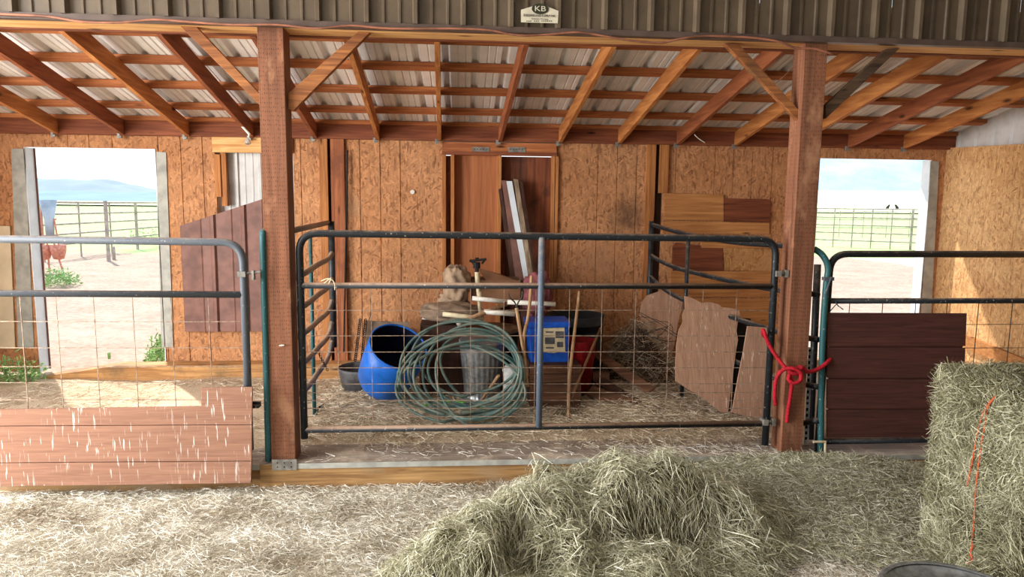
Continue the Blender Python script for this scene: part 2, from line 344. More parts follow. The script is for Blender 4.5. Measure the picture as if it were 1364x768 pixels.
# back wall -----------------------------------------------------------
WT, WB = 2.585, .24
wb = struct('wall_back')
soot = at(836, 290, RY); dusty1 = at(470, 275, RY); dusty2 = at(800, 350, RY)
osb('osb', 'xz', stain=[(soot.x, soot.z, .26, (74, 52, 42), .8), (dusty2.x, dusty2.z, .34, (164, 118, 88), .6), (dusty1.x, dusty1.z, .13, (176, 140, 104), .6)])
osb('osb_side', 'yz', (226, 184, 132), (158, 108, 66)); osb('osb_patch', 'xz', (196, 150, 98), (146, 96, 56))
def grooved(x0, x1, z0, z1, grooves, y=RY, t=.012, name='osb_panel', mat='osb', parent=None, flip=None):
    mb = MB(); prof = [(x0, 0)]
    for g in sorted(grooves):
        if x0 + .01 < g < x1 - .01: prof += [(g - .005, 0), (g - .003, .008), (g + .003, .008), (g + .005, 0)]
    prof.append((x1, 0)); pts = [(a, y + d) for a, d in prof] + [(x1, y + t), (x0, y + t)]
    mb.prism([(a, b, z0) for a, b in pts], (0, 0, z1 - z0)); return mb.build(name, mat, parent or wb)
GX = [at(p, q, RY).x for p, q in ((90, 183), (118, 183), (149, 183), (210, 184), (240, 185), (269, 185), (400, 192), (457, 195), (479, 195), (506, 195), (533, 196), (797, 200), (823, 200), (849, 200), (901, 205), (953, 205), (978, 205), (1003, 205), (1030, 205))]
X = lambda px, py=200: at(px, py, RY).x
ZZ = lambda px, py: at(px, py, RY).z
oL0, oL1, oR0, oR1 = at(33, 198, RY).x, -2.985, 3.60, at(1240, 216, RY).x
ztopL, ztopR = ZZ(120, 197), 2.475
grooved(-5.0, oL0 - .0, WB, WT, GX); grooved(oL0, oL1, ztopL, WT, GX)
hx0, hx1 = X(286), X(356) + .25
hz0, hz1 = ZZ(300, 441), ZZ(300, 203)
grooved(oL1, hx0, WB, WT, GX); grooved(hx0, hx1, WB, hz0, [])
grooved(hx1, X(432), WB, WT, GX); grooved(X(458), X(589), WB, WT, GX); grooved(X(741), X(866), WB, WT, GX)
grooved(X(884), oR0, WB, WT, GX); grooved(oR0, oR1, ztopR, WT, []); grooved(oR1, 5.185, WB, WT, [])
MB().box(X(432) - .06, X(458) + .06, RY + .03, RY + .045, WB, WT).build('backing_board', 'box_brown', wb); MB().box(X(866) - .06, X(884) + .1, RY + .03, RY + .045, WB, WT).build('backing_board', 'box_brown', wb)
for a, b, mt, z0_ in ((427, 438, 'fir_z', WB), (442, 460, 'board_zred', WB), (859, 871, 'fir_z', WB), (876, 888, 'fir_z', ZZ(880, 257))):
    if mt == 'board_zred' and mt not in M: wood('board_zred', (178, 112, 72), (120, 66, 42), 'z', grime=(120, 70, 46))
    MB().box(X(a, 260), X(b, 260), RY - .035, RY, z0_, WT).build('stud', mt, wb, bevel=.002)
# hole in the OSB: header board, cripple blocks, the siding seen through it
MB().box(X(284), hx1, RY - .03, RY + .01, ZZ(300, 203), WT).build('header_board', 'fir_x', wb, bevel=.002)
MB().box(X(285), X(293), RY - .015, RY + .05, ZZ(290, 262), hz1 - .02).build('stud', 'fir_z', wb); MB().box(X(293), X(300), RY + .0, RY + .05, ZZ(290, 274), hz1).build('stud', 'fir_z', wb)
def ribbed(name, x0, x1, z0, z1, y, pitch, mat, parent, rib=.02, minor=True, face=-1, x00=None):
    prof = []; x = x0; s = x00 if x00 is not None else x0 + .05
    ks = []; i = math.floor((x0 - s) / pitch)
    while s + i * pitch < x1 + pitch:
        c = s + i * pitch; ks.append((c, 1)); 
        if minor: ks += [(c + pitch / 3, 0), (c + 2 * pitch / 3, 0)]
        i += 1
    prof.append((x0, 0))
    for c, big in ks:
        q = [(c - .022, 0), (c - .011, rib), (c + .011, rib), (c + .022, 0)] if big else [(c - .012, 0), (c - .006, rib * .25), (c + .006, rib * .25), (c + .012, 0)]
        if q[0][0] > x0 and q[-1][0] < x1: prof += q
    prof.append((x1, 0)); mb = MB(); k = 0
    mb.v = [(a, y + face * d, z0) for a, d in prof] + [(a, y + face * d, z1) for a, d in prof]; n = len(prof)
    mb.f = [(i, i + 1, n + i + 1, n + i) for i in range(n - 1)]
    return mb.build(name, mat, parent, solid=.0015)
ribbed('siding_panel', hx0 - .1, hx1 + .2, hz0 - .1, WT, RY + .09, .2286, 'siding_grey', wb, .018)
# brown metal panel, sloping top
bp0, bp1 = at(242, 300, RY - .03), at(356, 263, RY - .03); bz0 = at(290, 441, RY - .03).z; bx1 = bp1.x + .15
mb = MB(); xs = []; c = bp0.x + .07
prof = [(bp0.x - .015, 0), (bp0.x, .012)]
while c < bx1 - .05:
    prof += [(c - .02, .0), (c - .008, .02), (c + .012, .02), (c + .022, 0)] if False else [(c + .1, 0), (c + .112, .006), (c + .124, 0), (c + .2, 0), (c + .22, .024), (c + .245, .024), (c + .262, 0)]; c += .3
prof = sorted(set(p for p in prof if p[0] <= bx1)) + [(bx1, 0)]
tz = lambda x: bp0.z + (bp1.z - bp0.z) * (x - bp0.x) / (bp1.x - bp0.x)
n = len(prof); mb.v = [(a, RY - .035 - d, bz0) for a, d in prof] + [(a, RY - .035 - d, tz(a)) for a, d in prof]; mb.f = [(i, i + 1, n + i + 1, n + i) for i in range(n - 1)]
bp = mb.build('brown_metal_panel', 'panel_brown', wb, solid=.0015); bp['label'] = 'brown ribbed metal sheet with a sloping top edge'
# door frames' flashings: left doorway
def quadpx(name, pts, Y, t, mat, parent, bevel=0): return MB().prism([at(a, b, Y) for a, b in pts], (0, t, 0)).build(name, mat, parent, bevel=bevel)
quadpx('jamb_flashing', [(15, 198), (33, 198), (45, 462), (24, 462)], RY - .012, .01, 'flashing', wb)
MB().box(oL0 - .006, oL0 + .002, RY - .012, RY + .13, WB, ztopL).build('jamb_flashing', 'flashing_white', wb)
MB().box(oL0 - .006, oL0 + .016, RY + .131, RY + .14, WB, ztopL).build('jamb_edge', 'panel_brown', wb)
quadpx('jamb_flashing', [(208, 202), (221, 203), (231, 462), (215, 462)], RY - .012, .01, 'flashing', wb)
MB().box(oL1 - .004, oL1 + .004, RY - .012, RY + .12, WB, ztopL).build('jamb_flashing', 'flashing_white', wb)
MB().box(oR1 - .004, oR1 + .004, RY - .012, RY + .13, WB, ztopR).build('jamb_flashing', 'flashing_white', wb)
quadpx('jamb_flashing', [(1240, 214), (1251, 215), (1238, 470), (1224, 470)], RY - .014, .01, 'flashing', wb)
MB().box(oR0 - .02, oR0, RY - .012, RY + .12, WB, ztopR).build('jamb_flashing', 'flashing', wb)
quadpx('cream_panel', [(-12, 301), (13, 301), (20, 464), (-12, 464)], RY - .02, .012, 'cream_panel', wb)
# bottom plate: weathered, partly buried timber
mb = MB(); zp = .34
for i in range(24):
    a = oL0 - .1 + i * (X(345) + 2.3 - oL0) / 24; b = oL0 - .1 + (i + 1) * (X(345) + 2.3 - oL0) / 24
    h = lambda x: zp - max(0, (-3.4 - x)) * .16 + .012 * nz(x, 0, 4)
    mb.quadbox([(a, 6.86, .12), (b, 6.86, .12), (b, 7.05, .12), (a, 7.05, .12), (a, 6.86, h(a)), (b, 6.86, h(b)), (b, 7.05, h(b)), (a, 7.05, h(a))])
mb.build('bottom_plate', 'weathered', wb); MB().box(oR0 - .4, 5.18, 6.95, 7.05, .1, .33).build('bottom_plate', 'weathered', wb)
# door bay with plywood
dz = ZZ(660, 207)
MB().box(X(589), X(741), RY - .03, RY + .04, ZZ(660, 207), WT - .01).build('header_board', 'purlin_wood', wb, bevel=.002)
MB().box(X(589), X(741), RY - .045, RY - .03, ZZ(660, 207), ZZ(660, 204) + .01).build('header_strip', 'red_beam', wb)
for a, b in ((589, 594), (600.5, 605), (662.5, 667.5), (734, 738), (739, 743)): MB().box(X(a, 260), X(b, 260), RY - .03, RY + .05, WB, dz).build('stud', 'fir_z', wb, bevel=.002)
MB().box(X(605), X(664), RY + .055, RY + .07, WB, dz + .002).build('plywood_panel', 'plywood_warm', wb); MB().box(X(666), X(736), RY + .075, RY + .09, WB, dz - .003).build('plywood_panel', 'plywood_dark', wb)
MB().box(X(592), X(602), RY + .06, RY + .075, WB, dz - .004).build('plywood_panel', 'plywood_dark', wb)
for a in (629, 677):
    pl = quadpx('nail_plate', [(a, 195.5), (a + 23, 196), (a + 23, 206.5), (a, 206)], RY - .036, .004, 'plate_metal', wb); mb = MB()
    for i in range(5):
        for j in range(2):
            q = at(a + 3 + i * 4, 198.5 + j * 5, RY - .04); mb.box(q.x - .004, q.x + .004, q.y - .001, q.y + .003, q.z - .004, q.z + .004)
    mb.build('nail_hole', 'black_matte', pl)
q = at(549.5, 255.5, RY - .01); mb = MB().lathe([(0, .008), (.02, .008), (.024, 0)], q, 14, Matrix.Rotation(math.radians(90), 3, 'X')); kb = mb.build('round_cap', 'pvc_white', wb); kb['label'] = 'white round cap'
# patch boards right of the stud pair
quadpx('patch_board', [(885, 257), (964, 259), (964, 294), (885, 293)], RY - .022, .02, 'board_light', wb, .002)
quadpx('patch_board', [(964, 264), (1022, 265), (1027, 269), (1026, 296), (964, 295)], RY - .018, .014, 'board_dark', wb, .002)
quadpx('patch_board', [(883, 294), (1025, 296.5), (1025, 312), (883, 310)], RY - .022, .02, 'board_light', wb, .002)
quadpx('patch_board', [(934, 312), (1025, 315), (1025, 331), (934, 330)], RY - .022, .02, 'board_light', wb, .002)
quadpx('patch_board', [(900, 323), (963, 330), (963, 361), (896, 360), (896, 328)], RY - .018, .014, 'board_dark', wb, .002)
quadpx('patch_panel', [(963, 330), (1030, 332), (1030, 361), (966, 360)], RY - .014, .01, 'osb_patch', wb)
quadpx('patch_board', [(893, 361), (1030, 361), (1030, 378), (893, 377)], RY - .022, .02, 'board_light', wb, .002)
quadpx('patch_board', [(893, 379), (1030, 380), (1030, 396), (893, 395)], RY - .02, .018, 'board_light', wb, .002)
quadpx('patch_board', [(893, 397), (1030, 398), (1030, 440), (893, 440)], RY - .02, .018, 'board_light', wb, .002)

# rear beam, side walls
tb = struct('trim_1'); MB().box(-5.1, 5.3, 7.0, 7.05, WT, WT + .155).build('rear_beam', 'red_beam', tb, bevel=.002); MB().box(-5.1, 5.3, 7.05, 7.15, WT, WT + .1).build('plate', 'red_beam', tb)
wr_ = struct('wall_right'); XR = 5.185
tC = 2.605; q = atx(1364, 191.5, XR); sl = (q.z - tC) / (q.y - RY)
def sidepanel(y0, y1, z0, name, mat, par, x=XR, gro=True):
    mb = MB(); prof = [(y0, 0)]; g = y0 + .2
    while g < y1 - .02 and gro: prof += [(g - .005, 0), (g - .003, .007), (g + .003, .007), (g + .005, 0)]; g += .203
    prof.append((y1, 0)); n = len(prof); tz = lambda y: tC + (y - RY) * sl
    mb.v = [(x + d, y, z0) for y, d in prof] + [(x + d, y, tz(y)) for y, d in prof]; mb.f = [(i, i + 1, n + i + 1, n + i) for i in range(n - 1)]
    return mb.build(name, mat, par, solid=.01)
for i in range(3): sidepanel(RY - (i + 1) * 1.22 + .003, RY - i * 1.22, .1, 'osb_panel', 'osb_side', wr_)
for k in range(3):
    mb = MB(); y1 = RY - k * .914; prof = []
    for j in range(4): prof += [(y1 - j * .2286, 0), (y1 - j * .2286 - .08, 0), (y1 - j * .2286 - .1, .02), (y1 - j * .2286 - .125, .02), (y1 - j * .2286 - .145, 0)]
    prof.append((y1 - .914, 0)); n = len(prof); mb.v = [(XR + .05 + d, y, 2.3) for y, d in prof] + [(XR + .05 + d, y, 3.2) for y, d in prof]; mb.f = [(i, i + 1, n + i + 1, n + i) for i in range(n - 1)]
    mb.build('siding_panel', 'siding_grey', wr_, solid=.0015)
a, b = atx(1284, 449, XR - .03), atx(1372, 486, XR - .03)
MB().beam(a + Vector((0, 0, -.03)), b + Vector((0, 0, -.03)), .03, .13).build('rail_board', 'board_light', wr_)
MB().box(XR - .04, XR, 4.0, RY, .15, .42).build('base_board', 'weathered', wr_)
wl = struct('wall_left'); MB().box(-5.02, -5.0, 4.7, 7.06, .1, 2.9).build('osb_panel', 'osb_side', wl)
w2 = struct('alley_wall_right'); ribbed('siding_panel', -5.5, 5.2, 0, 4.6, 0, .305, 'siding_tan', w2, .02)
o = w2.children[0]; o.rotation_euler = (0, 0, math.radians(-90)); o.location = (5.9, 0, 0)

w3 = struct('sky_block_wall'); ribbed('siding_panel', -5.9, 6.0, 0, 4.6, -4.4, .305, 'siding_tan', w3, .02)  # unseen wall added to keep sky light out of the alley
# roof --------------------------------------------------------------------
SL = .2116
zr = lambda y: 2.585 + SL * (7.0 - y)
ce = struct('ceiling')
def rafter(x, mat):
    xf = x + .05
    mb = MB(); y0, y1 = 4.84, 7.0; h = .14
    mb.quadbox([(xf - .019, y0, zr(y0)), (xf + .019, y0, zr(y0)), (x + .019, y1, zr(y1)), (x - .019, y1, zr(y1)), (xf - .019, y0, zr(y0) + h), (xf + .019, y0, zr(y0) + h), (x + .019, y1, zr(y1) + h), (x - .019, y1, zr(y1) + h)])
    return mb.build('rafter', mat, ce, bevel=.002)
RX0 = -3.87
r0 = {}
for i in range(-2, 15):
    x = RX0 + .61 * i; mt = ('fir_y', 'fir_y_dark', 'fir_y')[i % 3] if i > 3 else ('fir_y' if i % 2 == 0 else 'fir_y_dark')
    r = rafter(x, mt)
    mb = MB().box(x - .045, x - .02, 6.985, 6.999, 2.55, 2.60); mb.box(x - .03, x + .0, 6.97, 6.999, 2.555, 2.575); mb.build('rafter_clip', 'plate_metal', r)
for y in (5.15, 5.63, 6.13, 6.63, 7.02):
    z = zr(y) + .14; MB().quadbox([(-5.1, y - .045, z + .008), (5.3, y - .045, z + .008), (5.3, y + .045, z - .008), (-5.1, y + .045, z - .008), (-5.1, y - .045, z + .046), (5.3, y - .045, z + .046), (5.3, y + .045, z + .03), (-5.1, y + .045, z + .03)]).build('purlin', 'purlin_wood', ce)
for k in range(12):
    x0 = -5.2 + k * .914; prof = []
    for j in range(4):
        c = x0 + .06 + j * .2286; prof += [(c - .032, 0), (c - .016, .036), (c + .016, .036), (c + .032, 0), (c + .088, 0), (c + .097, .008), (c + .106, 0), (c + .148, 0), (c + .157, .008), (c + .166, 0)]
    prof.append((x0 + .944, 0)); n = len(prof); mb = MB(); ya, yb = 4.8, 7.5
    zt = lambda y: zr(y) + .14 + .041
    mb.v = [(a, ya, zt(ya) + d) for a, d in prof] + [(a, yb, zt(yb) + d) for a, d in prof]; mb.f = [(i, i + 1, n + i + 1, n + i) for i in range(n - 1)]
    mb.build('roof_panel', 'roof_metal', ce, solid=.001)
# front header and fascia siding
th = struct('trim_2')
MB().box(-5.6, 5.7, 4.60, 4.79, 3.052, 3.3).build('header_beam', 'fir_x', th, bevel=.003); MB().box(-5.6, 5.7, 4.793, 4.835, 3.045, 3.28).build('header_beam', 'red_beam', th, bevel=.003)
wf = struct('wall_front')
for k in range(12):
    x0 = -5.35 + k * .915; ribbed('siding_panel', x0, x0 + .913, 3.085, 4.6, 4.575, .305, 'siding_tan', wf, .042, x00=at(50 / 2.954, 10, 4.56).x)
MB().box(-5.6, 5.7, 4.545, 4.599, 3.05, 3.088).build('edge_trim', 'siding_trim', wf, bevel=.002)
al = struct('alley_roof'); MB().box(-5.6, 6.2, -4.2, 4.7, 4.6, 4.65).build('roof_panel', 'roof_metal', al)

# ================================================================== POSTS, SILLS
def bracket(p0, w_, h_, Y, par, holes=True):
    pl = MB().box(p0.x, p0.x + w_, Y, Y + .004, p0.z - h_, p0.z).build('base_bracket', 'plate_metal', par); mb = MB()
    for i in range(3):
        for j in range(2):
            c = (p0.x + w_ * (.22 + .28 * i), p0.z - h_ * (.3 + .4 * j)); mb.box(c[0] - .004, c[0] + .004, Y - .002, Y, c[1] - .004, c[1] + .004)
    mb.build('nail_hole', 'black_matte', pl)
def brace(p, mat, Y0, t, par):
    return MB().prism([at(a, b, Y0) for a, b in p], (0, t, 0)).build('knee_brace', mat, par, bevel=.003)
pL = thing('support_post', 'reddish-brown square timber post left of the middle gate', 'post', (-1.205, 4.68, .19))
MB().box(-1.287, -1.124, F, F + .163, .19, 3.06).build('post_timber', 'treated_post', pL, bevel=.004)
bracket(at(362, 612, 4.568), .165, .075, 4.568, pL)
brace([(240, 35), (262, 36), (349, 128), (349, 143)], 'brace_wood', F + .04, .05, pL); brace([(384, 124), (477, 42), (493, 43), (391, 147), (384, 145)], 'brace_wood', F + .04, .05, pL)
pR = thing('support_post', 'dark reddish-brown square timber post right of the middle gate, wrapped with red rope', 'post', (2.39, 4.68, .19))
MB().box(2.311, 2.469, F, F + .16, .19, 3.06).build('post_timber', 'treated_post', pR, bevel=.004)
bracket(at(1040, 602, 4.568), .15, .07, 4.568, pR)
brace([(966, 58), (983, 57), (1064, 146), (1064, 161)], 'brace_wood', F + .04, .05, pR); brace([(1100, 158), (1100, 140), (1181, 65), (1199, 64)], 'brace_dark', F + .04, .05, pR)
q = at(375, 459.5, F); sc = MB().tube([q + Vector((0, .0, 0)), q + Vector((0, -.012, 0))], .006, 8).tube([q + Vector((-.012, -.014, 0)), q + Vector((.02, -.014, .003))], .005, 6); sc.build('screw_eye', 'pvc_white', pL)
def sill(x0, x1, zt, label, Y0=4.58, Y1=4.95, top='sill_top'):
    t = thing('sill_beam', label, 'beam', ((x0 + x1) / 2, 4.68, .0))
    MB().box(x0, x1, Y0 + .002, Y1, -.02, zt).build('beam_timber', 'old_sill', t, bevel=.004)
    MB().box(x0, x1, Y0, Y1, zt, zt + .006).build('top_board', top, t); MB().box(x0 + .17 if x0 < -1 else x0, x1, Y0 - .004, Y0, zt - .03, zt + .007).build('metal_strip', 'flashing', t)
    return t
sill(-1.36, 2.48, .18, 'weathered timber sill with a metal edge strip under the middle gate')
sill(2.48, 5.6, .165, 'grey topped timber sill under the right gate')
sill(-5.6, -1.36, .16, 'timber sill behind the splattered board under the left gate', 4.62)

# cable along the fascia
pts = [at(a, b, 4.53) for a, b in ((-20, 18), (30, 20), (65, 22), (110, 29), (160, 30), (205, 26), (250, 29), (310, 33), (370, 33), (420, 38), (466, 34), (520, 38), (600, 38), (650, 40), (690, 47), (730, 46), (770, 43), (805, 48), (840, 54), (880, 57), (905, 52), (935, 48), (980, 49), (1010, 51), (1040, 56), (1060, 64), (1085, 65), (1109, 72))]
tag(MB().tube(smooth_path(pts, 4), .007, 6).build('cable', 'cable_copper', None, True), 'thin copper-brown cable strung in waves along the siding edge', 'cable')
# sign
sgn = thing('sign', 'small white house-shaped sign with an oval emblem on the siding', 'sign', at(719, 29, 4.53))
SY = 4.528; MB().prism([at(a, b, SY) for a, b in ((694, 13), (719.5, 5), (744, 14.5), (743, 31), (694, 29.5))], (0, .004, 0)).build('sign_board', 'sign_white', sgn)
q = at(719.5, 11.8, SY - .002); MB().lathe([(0, .002), (1, .002), (1, 0)], q, 28, Matrix.Rotation(math.radians(90), 3, 'X') @ Matrix.Diagonal((.054, .033, 1))).build('emblem', 'sign_green', sgn)
def text(body, px, py, size, mat, name, par, Y=SY - .005, sx=1.0, bold=0):
    cu = bpy.data.curves.new(name, 'FONT'); cu.body = body; cu.size = size; cu.align_x = 'CENTER'; cu.align_y = 'CENTER'; cu.extrude = .0006; cu.offset = bold
    cu.materials.append(M[mat]); t_ = bpy.data.objects.new('tmp', cu); C.objects.link(t_); bpy.context.view_layer.update(); me = bpy.data.meshes.new_from_object(t_.evaluated_get(bpy.context.evaluated_depsgraph_get())); bpy.data.objects.remove(t_); o = bpy.data.objects.new(name, me); o['kind'] = 'stuff'; C.objects.link(o); o.location = at(px, py, Y); o.rotation_euler = (math.radians(90), 0, 0); o.scale = (sx, 1, 1); put(o, par); return o
text('KB', 719.5, 11.8, .046, 'sign_white', 'lettering', sgn, sx=1.35, bold=0)
text('BUILDING AND SUPPLY INC.', 718.8, 21, .0215, 'sign_ink', 'lettering', sgn, sx=.76, bold=0); text('Bozeman, Montana', 718.8, 25.2, .0125, 'sign_ink', 'lettering', sgn, sx=1.1)
mb = MB()
for i in range(14):
    if i in (3, 7): continue
    q = at(702 + i * 2.5, 28, SY - .003); mb.box(q.x - .003, q.x + .003, q.y, q.y + .001, q.z - .003, q.z + .003)
mb.build('fine_print', 'sign_ink', sgn)

# ================================================================== GATES
def hbar(mb, a, b, r, n=10): return mb.tube([a, b], r, n)
def wires(name, vx, vy, hy, hx, Y, mat, par, r=.0028, slant=0):
    mb = MB()
    for (x, ya, yb) in vx: mb.tube([at(x, ya, Y), Vector((at(x, ya, Y).x, Y, at(x, yb, Y).z))], r, 4)
    for (y, xa, xb) in hy:
        a, b = at(xa, y, Y + .004), at(xb, y, Y + .004); n = 8; mb.tube([a.lerp(b, i / n) + Vector((0, 0, .003 * nz(i, y, 1.7))) for i in range(n + 1)], r, 4)
    return mb.build(name, mat, par)
GY = 4.66
g = thing('stock_gate', 'long black tubular stock gate with wire mesh hung between the two posts', 'gate', (.6, GY, .2))
xl, xr, zt, zm, zb = at(402, 450, GY).x, at(1027, 450, GY).x, 1.745, at(700, 380.5, GY).z, at(700, 568, GY).z
Vg = lambda x, z: Vector((x, GY, z))
MB().tube(round_path([Vg(xl, zb - .06), Vg(xl, zt + .006), Vg(xr, zt - .012), Vg(xr, at(1019, 592, GY).z)], .13, 8), .0245, 12).build('frame', 'gate_black', g, True)
MB().tube([Vg(xl, zm), Vg(xr, zm)], .021, 12).build('rail', 'gate_dusty', g, True); MB().tube([Vg(xl, zb), Vg(xr - .04, zb)], .022, 12).build('rail', 'gate_dusty', g, True)
xc = at(719.5, 440, GY).x; MB().tube([Vector((xc, GY - .01, zb)), Vector((xc, GY - .01, zt - .01))], .022, 12).build('centre_stile', 'gate_bluegrey', g, True)
wires('wire_mesh', [(x, 382, 562) for x in (448.6, 494, 537.6, 582.5, 627, 671.5, 714, 759, 802.5, 847.5, 893, 937, 982)], 0,
      [(y, 404, 1022) for y in (413, 447, 468.5, 489.5, 511, 522.5, 533, 543.5, 554.5)], 0, GY + .012, 'wire_rust', g)
for (a, b) in ((1038, 364), (1021, 561)):
    q = at(a, b, GY - .01); MB().tube([q + Vector((-.03, 0, .0)), q + Vector((.05, 0, 0))], .014, 8).box(q.x - .035, q.x - .0, q.y - .035, q.y + .03, q.z - .02, q.z + .02).box(q.x + .035, q.x + .055, q.y - .03, q.y + .03, q.z - .025, q.z + .025).build('clamp', 'plate_metal', g)

g = thing('stock_gate', 'grey tubular gate with rounded corner and wire mesh left of the left post', 'gate', (-3.2, 4.55, .2)); Y = 4.55
z1, z2 = at(150, 321.5, Y).z, at(150, 392, Y).z; xs_ = at(326.5, 420, Y).x; Vg = lambda x, z, Y=Y: Vector((x, Y, z))
MB().tube(round_path([Vg(-5.4, z1 + .03), Vg(xs_, z1), Vg(xs_, .3)], .14, 8), .025, 12).build('frame', 'gate_grey', g, True)
MB().tube([Vg(-5.4, z2 + .02), Vg(xs_, z2)], .022, 12).build('rail', 'gate_grey', g, True); MB().tube([Vg(-5.4, .3), Vg(xs_, .3)], .022, 12).build('rail', 'gate_grey', g, True)
wires('wire_mesh', [(x, 393, 640) for x in (-20, 26, 74, 124, 176, 227, 277)], 0, [(y, -60, 322) for y in (428, 463, 488, 509.5, 532)], 0, Y + .01, 'wire_rust', g)
q = at(336, 364, Y); MB().tube([q + Vector((-.06, 0, .0)), q + Vector((.055, 0, .01))], .009, 8).box(q.x - .085, q.x - .035, Y - .035, Y + .03, q.z - .02, q.z + .015).box(q.x + .0, q.x + .015, Y - .02, Y + .02, q.z - .04, q.z + .02).build('hinge_clamp', 'plate_metal', g)
q = at(341, 536, Y); MB().tube([q + Vector((-.07, 0, .0)), q + Vector((.03, 0, 0))], .012, 8).box(q.x - .02, q.x + .025, Y - .03, Y + .03, q.z - .03, q.z - .01).build('hinge_clamp', 'gate_black', g)
bd = thing('wood_siding_board', 'pinkish-brown lap siding panel with white splatters against the left gate', 'board', at(170, 640, 4.47))
for pl in (((-30, 545.5), (268, 541), (268, 516), (336, 515.5), (335.5, 565), (-30, 567)), ((-30, 568), (335.5, 566), (335, 613.5), (-30, 616)), ((-30, 617), (335, 614.5), (334, 643), (-30, 648))):
    quadpx('siding_course', pl, 4.485, .016, 'lap_board', bd, .002)
quadpx('backing', ((-30, 547), (266, 543), (334, 543), (332, 641), (-30, 645)), 4.499, .008, 'lap_dark', bd)

g = thing('stock_gate', 'black tubular gate with wire mesh right of the right post', 'gate', (4, GY, .2)); Y = 4.66
z1, z2, z3 = at(1200, 337.5, Y).z, at(1200, 400.5, Y).z, at(1200, 586, Y).z; xs_ = at(1097, 480, Y).x; Vg = lambda x, z, Y=Y: Vector((x, Y, z))
dr = at(1364, 338, Y).z - at(1200, 337.5, Y).z
MB().tube(round_path([Vg(xs_, at(1095, 605, Y).z), Vg(xs_, z1 - .005), Vg(5.5, z1 + dr * 1.8)], .13, 8), .0245, 12).build('frame', 'gate_teal' if 0 else 'gate_black', g, True)
MB().tube([Vg(xs_, z2), Vg(5.5, z2 + dr * 1.5)], .0205, 12).build('rail', 'gate_black', g, True); MB().tube([Vg(xs_, z3), Vg(5.5, z3)], .022, 12).build('rail', 'gate_black', g, True)
wires('wire_mesh', [(x, 402, 582) for x in (1132, 1176, 1220, 1262, 1304, 1349, 1392)], 0, [(y, 1100, 1440) for y in (432, 463, 486, 508, 530, 541, 552, 563)], 0, Y + .012, 'wire_dark', g)
mb = MB(); a, b = at(1107, 412, Y), at(1122, 405, Y); mb.tube([at(1104, 416, Y - .02), at(1114, 405, Y - .03), at(1123, 412, Y - .03)], .004, 6).tube([at(1113, 402, Y - .025), at(1117, 408, Y - .03)], .004, 6); mb.build('wire_tie', 'gate_grey', g)
bd = thing('wood_siding_board', 'large dark brown panel with faint grooves mounted on the right gate', 'board', at(1195, 583, 4.6))
for (a, b) in ((416, 461), (462.3, 503), (504.3, 544), (545.3, 582.5)): quadpx('siding_course', ((1102, a + .5), (1288 - (a - 416) * .04, a + 1.2), (1288 - (b - 416) * .04, b - .4), (1102, b)), 4.615, .016, 'lap_dark', bd, .0015)
quadpx('backing', ((1104, 420), (1284, 421), (1278, 580), (1104, 581)), 4.628, .008, 'lap_dark', bd)
q = at(1094, 588, 4.6); lt = MB().tube([q + Vector((-.06, 0, 0)), q + Vector((.035, 0, 0))], .009, 8).tube([q + Vector((.03, 0, .0)), q + Vector((.035, 0, -.1))], .009, 8); lt.build('latch_pin', 'pvc_aged', g)

# divider panels running back from the posts
g = thing('corral_panel', 'teal and grey bowed tube divider panel between left and middle pens', 'gate', (-1.3, 5.5, .2))
n0 = Vector((-1.32, 4.62, 0)); f1 = at(441, 296, 6.4)
a = at(350, 322, 4.6); MB().tube(smooth_path([Vector((a.x + .02, 4.66, a.z + .045)), Vector((a.x + .005, 4.62, a.z + .05)), Vector((a.x, 4.6, a.z)), Vector((a.x - .005, 4.6, .9)), Vector((a.x - .012, 4.6, .2))], 4), .021, 10).build('stile', 'gate_teal', g, True)
MB().tube([Vector((f1.x, 6.4, f1.z + .01)), Vector((f1.x, 6.4, at(441, 462, 6.4).z))], .03, 8).build('stile', 'black_tube', g, True)
a1 = at(413, 312, 5.6); MB().tube([a1, Vector((a1.x, 5.6, .2))], .016, 10).build('stile', 'gate_teal', g, True)
MB().tube([at(352, 316, 4.66), at(393, 306, 4.85), at(437, 296.5, 6.4)], .022, 10).build('rail', 'bow_rail', g, True)
for (yn, yf, k) in ((365, 337, 0), (408, 371, 1), (444, 400, 2), (483, 429, 3), (521, 454, 4)):
    P0, P1 = at(356, yn + 24, 4.66), at(403, yn, 4.86); P3 = at(442, yf, 6.35); P2 = at(424, (yn * .42 + yf * .58) + 3 + k * 2.6, 5.6); P2b = at(437, yf + 8 + k * 3.4, 6.2)
    MB().tube(smooth_path([P0, P1, P2, P2b, P3], 6), .022, 10).build('rail', 'bow_rail', g, True)
ch = MB(); A, B = at(416, 455, 5.6), at(436, 492, 5.7)
for i in range(14):
    p = A.lerp(B, i / 13); ch.tube([p + Vector((.008 * math.cos(t) * (i % 2), .008 * math.cos(t) * (1 - i % 2), .014 * math.sin(t))) for t in lin(0, 5.24, 5)], .003, 4, True)
tag(ch.build('chain', 'black_matte'), 'short dark chain hanging from the left divider panel rails', 'chain')

